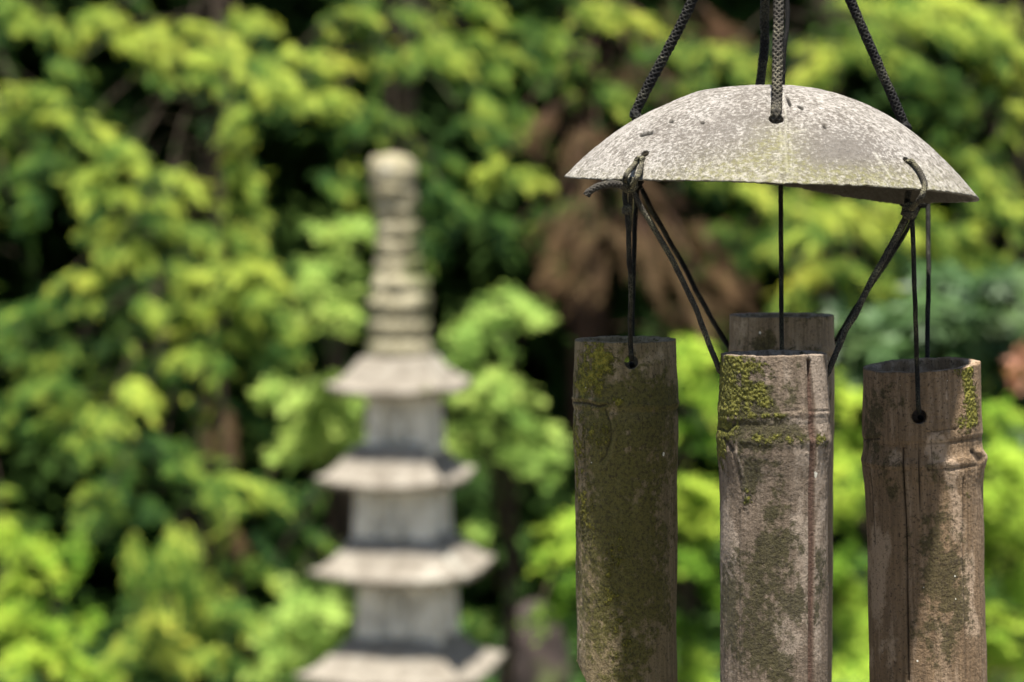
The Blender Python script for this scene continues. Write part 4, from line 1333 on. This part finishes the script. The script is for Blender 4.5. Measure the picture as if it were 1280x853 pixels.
# right tube
tube(1151.5, 456.5, DM, 73.5, R(-1.75), [(0, -0.8), (30, -0.4), (60, 0.4), (88, 1), (98, -0.5), (112, 1), (120, 2.8), (130, 2.0), (150, 0), (250, -1), (430, -0.5), (760, 0)],
     [(92, -1.6, 3, 3), (116, 1.6, 5, 3), (124, -1.2, 3, 2)],
     [([(1129, 560), (1131, 610), (1134, 660), (1136, 760), (1138, 853)], 1.25, -5.0), ([(1149, 532), (1150, 600), (1152, 640)], 0.9, -2.6), ([(1090, 590), (1094, 680)], 1.1, -1.8), ([(1182, 455), (1183, 500)], 1.6, 1.4), ([(1165, 520), (1166, 600)], 0.8, -1.2),
      ([(1217, 568), (1223, 577)], 3.6, -2.8), ([(1225, 567), (1230, 573), (1228, 583)], 3.6, 3.0), ([(1160, 541), (1196, 537)], 1.3, -1.3), ([(1080, 548), (1100, 547)], 1.8, -2.0), ([(1205, 600), (1207, 700), (1212, 853)], 1.2, -1.3)],
     [('moss', 1210, 480, 10, 28, .95), ('moss', 1216, 515, 9, 26, .8), ('moss', 1200, 530, 14, 18, .45), ('moss', 1180, 465, 26, 10, .42), ('moss', 1083, 560, 8, 40, .35), ('moss', 1210, 625, 8, 20, .35), ('moss', 1090, 480, 14, 20, .25),
      ('algae', 1090, 530, 16, 40, .6), ('algae', 1110, 500, 24, 30, .4), ('algae', 1170, 700, 45, 140, .45), ('algae', 1110, 600, 20, 40, .5), ('algae', 1190, 760, 30, 80, .5),
      ('bare', 1175, 560, 22, 16, .9), ('bare', 1190, 590, 12, 14, .8), ('bare', 1197, 640, 12, 50, .9), ('bare', 1098, 720, 14, 120, .8), ('bare', 1215, 740, 12, 60, .9), ('bare', 1180, 790, 12, 40, .7), ('bare', 1160, 500, 16, 30, .4), ('bare', 1120, 570, 10, 14, .7)],
     mC, [(1148, 521, 9.3, 90)], None, None, 760, 0.0036, 'widest, brown tube with a long crack and a bud stub on its right edge', 1.15, 300, 1.6, 3.4)
# back tube, half hidden
tube(977.5, 394, DB, 65, R(0.0), [(0, -0.5), (30, 0), (44, 1.2), (52, -0.6), (90, 0), (760, 0)],
     [(40, 1.0, 4, 2), (50, -1.0, 3, 2)], [([(935, 395), (935, 440)], 1.2, -1.0), ([(960, 398), (961, 440)], 1.0, -0.8)],
     [('algae', 960, 430, 40, 16, .8), ('algae', 1000, 400, 40, 10, .5), ('moss', 1000, 436, 40, 6, .55), ('bare', 925, 415, 14, 20, .7), ('bare', 1030, 440, 12, 30, .6), ('moss', 1036, 520, 8, 60, .35)],
     mD, [(977, 432, 5.5, 0)], None, None, 760, 0.003, 'rear tube half hidden behind the front tube', 0.9, 400)


# ------------------------------------------------------------------ cords
def cord_mat(name, c1, c2, dust):
    m = M(name)
    n1 = m.noise(2600, 3, 0.7)
    n2 = m.noise(140, 4)
    col = m.mix(m.ramp(n1, 0.35, 0.7), c1, c2)
    col = m.mix(m.mth('MULTIPLY', m.mth('MULTIPLY', m.ramp(n2, 0.42, 0.66), m.ramp(n1, 0.42, 0.62)), 0.9), col, dust)
    return m.fin(col, 0.8, m.bump(n1, 0.0003, 0.8), 0.12)


CB = cord_mat('black_cord', (0.002, 0.002, 0.002), (0.014, 0.013, 0.012), (0.06, 0.058, 0.038))
CG = cord_mat('dusty_cord', (0.010, 0.009, 0.007), (0.042, 0.037, 0.030), (0.10, 0.09, 0.06))
CM = cord_mat('faded_cord', (0.007, 0.006, 0.005), (0.048, 0.043, 0.033), (0.13, 0.12, 0.07))


def braid(pts, r, sub=10, step=0.0002, nseg=26, amp=0.22, n=5, pitch=3.0, fuzz=0, seed=0, wob=0.12):
    C = catmull(pts, sub)
    C, s = resample(C, step)
    g = np.random.default_rng(seed + 900)
    # slight unevenness of the lie
    if len(C) > 20:
        env = np.clip(np.sin(np.pi * s / s[-1]), 0, 1) ** 0.5
        for k in range(3):
            C[:, k] += env * r * wob * 1.5 * noise(s * 180, k * 7.3, seed, seed)
    th = np.arange(nseg) / nseg * 2 * np.pi
    z = s[:, None] / (r * pitch) * 2 * np.pi
    a = np.cos(n * th[None] + n * z * 0.5)
    b = np.cos(n * th[None] - n * z * 0.5)
    h = np.maximum(a, b)
    rad = r * (1 - amp * 0.6 + amp * h) * (1 + 0.05 * noise(s * 700, 0, 0, seed + 5)[:, None])
    items = [sweep(C, rad, nseg)]
    for _ in range(fuzz):
        k = g.integers(2, len(C) - 2)
        d1 = g.normal(0, 1, 3); d1 /= np.linalg.norm(d1)
        L = g.uniform(0.6, 2.6) * r
        p0 = C[k] + d1 * r * 0.6
        p1 = p0 + d1 * L * 0.6 + g.normal(0, 1, 3) * L * 0.35
        p2 = p1 + d1 * L * 0.2 + g.normal(0, 1, 3) * L * 0.5
        Cf = catmull([p0, p1, p2], 4)
        items.append(sweep(Cf, np.full(len(Cf), 0.000028), 4))
    return items


def cord(name, pts, r, mat, label=None, parent=None, **kw):
    items = braid([tuple(p) for p in pts], r, **kw)
    o = link(name, merge_sweeps(name, items), mat)
    o.parent = parent or chime
    if parent is None: o.matrix_parent_inverse = Matrix.Translation(chime.location).inverted()
    if label: o['label'] = label
    return o


def knot(c, r, R0, axis, mat, turns=2.2, parent=None, seed=1, squash=0.8):
    """a tight wrapped knot: cord wound round an axis, then crossed over itself"""
    c = np.array(c, float); ax = np.array(axis, float); ax /= np.linalg.norm(ax)
    u = np.cross(ax, [0.2, 1, 0.1]); u /= np.linalg.norm(u); w = np.cross(ax, u)
    pts = []
    m = int(turns * 10)
    for k in range(m + 1):
        a = k / 10 * 2 * np.pi
        pts.append(c + R0 * (u * math.cos(a) + w * math.sin(a) * squash) + ax * r * 1.5 * (k / m - 0.5) * turns)
    for k in range(1, 9):
        a = k / 8 * 2 * np.pi
        pts.append(c + R0 * 1.15 * (u * math.cos(a) * 0.75 + ax * math.sin(a)) + w * R0 * 0.5)
    items = braid([tuple(p) for p in pts], r, sub=3, fuzz=14, seed=seed, wob=0)
    o = link('knot', merge_sweeps('knot', items), mat)
    o.parent = parent or chime
    if parent is None: o.matrix_parent_inverse = Matrix.Translation(chime.location).inverted()
    return o


TOP = np.array(at(966, -214, D0))
G3 = np.array([0, 0, 0.001])


def inside(p, k=0.005):
    return np.array(p) - shell_normal(p) * k


nF = shell_normal(H_FRONT)
cord('hanging_cord', [inside(H_FRONT, 0.008), H_FRONT + np.array([0, -0.0002, 0.0006]), np.array(at(971, 120, D0 - 0.0385)), np.array(at(973.5, 0, D0 - 0.026)), np.array(at(974, -110, D0 - 0.012)), TOP + np.array([0.0003, -0.002, -0.002])], 0.00150, CG, 'dusty grey front cord', fuzz=60, seed=1, wob=0.05)
cord('hanging_cord', [inside(H_LEFT, 0.008), H_LEFT + G3 * 0.6, np.array(at(800, 128, D0)), np.array(at(866, 0, D0)), TOP + np.array([-0.003, 0, -0.003])], 0.00148, CB, None, fuzz=60, seed=2, wob=0.05)
cord('hanging_cord', [inside(H_RIGHT, 0.008), H_RIGHT + G3 * 0.6, np.array(at(1127, 148, D0)), np.array(at(1063, 0, D0)), TOP + np.array([0.003, 0, -0.003])], 0.00140, CB, None, fuzz=60, seed=3, wob=0.05)
cord('hanging_cord', [inside(H_BACK, 0.008), H_BACK + G3 * 0.6, np.array(at(955.5, 60, D0 + 0.034)), np.array(at(956, 0, D0 + 0.028)), TOP + np.array([-0.0005, 0.003, -0.002])], 0.00135, CB, None, fuzz=30, seed=4, wob=0.05)
APX = shell_point_xy(CX + 14 * S, CY - 6 * S)
cord('centre_cord', [np.array(at(977, 1010, D0)), np.array(at(977, 640, D0)), np.array(at(977, 437, D0)), np.array(at(976, 235, D0)), inside(APX, 0.006), APX + G3, np.array(at(980.5, 60, D0 - 0.006)), np.array(at(984, 0, D0 - 0.004)), TOP + np.array([0.001, 0.001, -0.001])], 0.00066, CB, 'thin cord through the middle of the shell', fuzz=40, seed=5, wob=0.05)
knot(np.array(at(977, 1010, D0)), 0.0008, 0.0014, (0, 0, 1), CB, 1.6, seed=12)
knot(TOP, 0.0014, 0.0040, (0, 0, 1), CB, 2.4, seed=11)

# front left knot with its loop, tail and three tube strands
KL = np.array(at(787, 232, 0.8015))
e = lambda x, y, d=0.8015: np.array(at(x, y, d))
dpL = (Vector(L_FL) - Vector((0, 0, EYE))).dot(CF)
loop1 = [inside(L_FL, 0.006), L_FL + np.array([0.0001, -0.0017, -0.0006]), e(802, 207, dpL - 0.0033), e(797, 221, 0.7950), e(790, 233, 0.7990)]
loop2 = [inside(L_FL, 0.006), L_FL + np.array([-0.0009, -0.0014, -0.0005]), e(793, 206, dpL - 0.0026), e(783, 218, 0.7960), e(780, 231, 0.7995)]
ls = cord('shell_cord', loop1, 0.00074, CM, None, fuzz=14, seed=6, wob=0.1)
cord('loop', loop2, 0.00072, CM, None, fuzz=14, seed=7, wob=0.1, parent=ls)
knot(KL, 0.00092, 0.0014, (0.7, 0.1, 0.7), CM, 1.7, parent=ls, seed=8)
cord('tail', [e(784, 235), e(774, 231.5, 0.796), e(760, 231, 0.794), e(746, 234, 0.793), e(736, 240, 0.792), e(733, 245, 0.792)], 0.00100, CG, 'frayed free end that sticks out to the left', fuzz=34, seed=9, wob=0.15, parent=ls)
# strand down to the left tube: doubled at its top, then single
dl_ = DM - 63.5 * DM * K
cord('tube_cord', [e(784, 233), e(781, 244, 0.802), e(783, 262, 0.803), e(786.5, 300, 0.806), e(788, 380, 0.818), e(788.5, 430, dl_ - 0.0022), e(789, 443, dl_ - 0.0008), e(789.5, 448, dl_ + 0.0008), e(789.5, 449, dl_ + 0.005)], 0.00070, CB, None, fuzz=60, seed=20, wob=0.2)
cord('tube_cord', [e(788, 236), e(788, 262, 0.805), e(787, 290, 0.8065)], 0.0006, CM, None, fuzz=10, seed=21)
knot(e(783.5, 262, 0.803), 0.0006, 0.0009, (0, 0, 1), CM, 1.8, seed=22)
# back left knot and its strands
KBL = np.array(at(797, 226, 0.893))
cord('shell_cord', [inside(L_BL, 0.004), L_BL + G3 * 0.8, rad_pt(262, 138) + np.array([0, 0, 0.0005]), KBL], 0.0009, CB, None, fuzz=4, seed=23)
knot(KBL, 0.0008, 0.0012, (0, 0, 1), CB, 1.7, seed=24)
cord('tube_cord', [KBL, e(793, 300, 0.885), e(790.5, 400, 0.874), e(789.5, 452, DM + 0.0155), e(789.8, 456, DM + 0.011)], 0.0007, CB, None, fuzz=10, seed=25)
cord('tube_cord', [e(789, 236, 0.8015), e(797, 250, 0.802), e(812, 277, 0.8025), e(852, 348, 0.8045), e(878, 408, 0.8055), e(896, 455, 0.8055), e(900, 464, 0.8060), e(908, 470, 0.8065)], 0.00076, CM, 'dusty braided strand', fuzz=70, seed=26, wob=0.3)
cord('tube_cord', [KBL, e(815, 262, 0.893), e(846, 318, 0.893), e(882, 385, 0.894), e(911, 434, 0.895), e(917, 440, 0.895), e(925, 442, 0.895)], 0.00074, CB, None, fuzz=40, seed=27, wob=0.2)

# front right knot
KR = np.array(at(1137, 264, 0.807))
dpR = (Vector(L_FR) - Vector((0, 0, EYE))).dot(CF)
def sp(px, py, k):
    q = shell_hit(px, py)
    return q + shell_normal(q) * k


HR = shell_hit(1133.5, 201)
rs = cord('shell_cord', [inside(HR, 0.005), sp(1135, 203, 0.0002), sp(1140, 208, 0.0009), sp(1147, 218, 0.0010), sp(1152, 229, 0.0010), sp(1153, 236, 0.0012), e(1152, 245, dpR - 0.008), e(1146, 253, 0.8), KR], 0.00078, CM, None, fuzz=16, seed=30, wob=0.1)
cord('loop', [inside(L_FR, 0.006), e(1136, 235, dpR + 0.004), e(1134, 250, 0.815), KR], 0.00085, CB, None, fuzz=4, seed=31, parent=rs)
knot(KR, 0.00090, 0.0015, (0.3, 0.1, 1), CM, 1.7, parent=rs, seed=32)
drh = DM - 73.5 * DM * K
cord('tube_cord', [e(1139, 263, 0.811), e(1141, 290, 0.811), e(1143.5, 370, 0.815), e(1146, 450, drh - 0.003), e(1147.5, 500, drh - 0.0018), e(1148, 510, drh - 0.0008), e(1149, 515, drh + 0.0008), e(1149, 516, drh + 0.005)], 0.00066, CB, None, fuzz=60, seed=33, wob=0.06)
cord('tube_cord', [e(1135, 265, 0.811), e(1120, 297, 0.810), e(1087, 356, 0.808), e(1061, 408, 0.807), e(1042, 450, 0.806), e(1034, 467, 0.8055), e(1024, 474, 0.806)], 0.00084, CM, 'dusty braided strand', fuzz=80, seed=34, wob=0.3)
cord('tube_cord', [e(1138, 266, 0.812), e(1130, 281, 0.813), e(1112, 315, 0.815), e(1093, 350, 0.82)], 0.0007, CB, None, fuzz=20, seed=35)
KBR = np.array(at(1153, 252, 0.893))
cord('shell_cord', [inside(L_BR, 0.004), L_BR + G3 * 0.8, rad_pt(260, 43) + np.array([0, 0, 0.0006]), KBR], 0.0008, CB, None, fuzz=4, seed=36)
knot(KBR, 0.0008, 0.0012, (0, 0, 1), CB, 1.7, seed=37)
cord('tube_cord', [KBR + np.array([0.001, 0, 0]), e(1160, 262, 0.892), e(1160.5, 350, 0.884), e(1159, 447, DM + 0.0195), e(1156, 500, DM + 0.0193), e(1152, 521, DM + 0.0165), e(1150, 522, DM + 0.011)], 0.00072, CB, None, fuzz=30, seed=38, wob=0.1)
cord('tube_cord', [KBR, e(1120, 310, 0.893), e(1070, 385, 0.894), e(1046, 424, 0.895), e(1040, 432, 0.895), e(1030, 434, 0.895)], 0.0007, CB, None, fuzz=30, seed=39)

# upper cord up to a hook on an iron garden crook beyond the top of the frame
HK = TOP + np.array([0, 0, 0.16])
cord('hanging_cord', [TOP + np.array([0, 0, 0.002]), TOP + np.array([0, 0, 0.08]), HK + np.array([0, 0, -0.002])], 0.0015, CB, 'single cord from the gathering knot up to the hook', fuzz=20, seed=50)


def crook():
    px, py = CX + 0.62, CY + 0.35
    m = M('iron')
    f = m.noise(60, 5)
    col = m.mix(m.ramp(f, 0.45, 0.65), (0.02, 0.02, 0.02), (0.10, 0.05, 0.03))
    m.b.inputs['Metallic'].default_value = 0.5
    mat = m.fin(col, 0.6, m.bump(f, 0.002))
    v = np.array([HK[0] - px, HK[1] - py])
    pts = [(px, py, -0.3), (px, py, 1.0), (px, py, HK[2] - 0.05)]
    for t, z in ((0.12, 0.10), (0.4, 0.19), (0.7, 0.19), (0.93, 0.10), (1.0, 0.03), (1.0, 0.004), (1.0, -0.003)):
        pts.append((px + v[0] * t, py + v[1] * t, HK[2] + z))
    C, s_ = resample(catmull(pts, 10), 0.01)
    o = link('garden_crook', merge_sweeps('crook', [sweep(C, np.full(len(C), 0.005), 12)]), mat)
    tag(o, 'thin dark iron crook that carries the wind chime, out of the picture', 'crook')


crook()
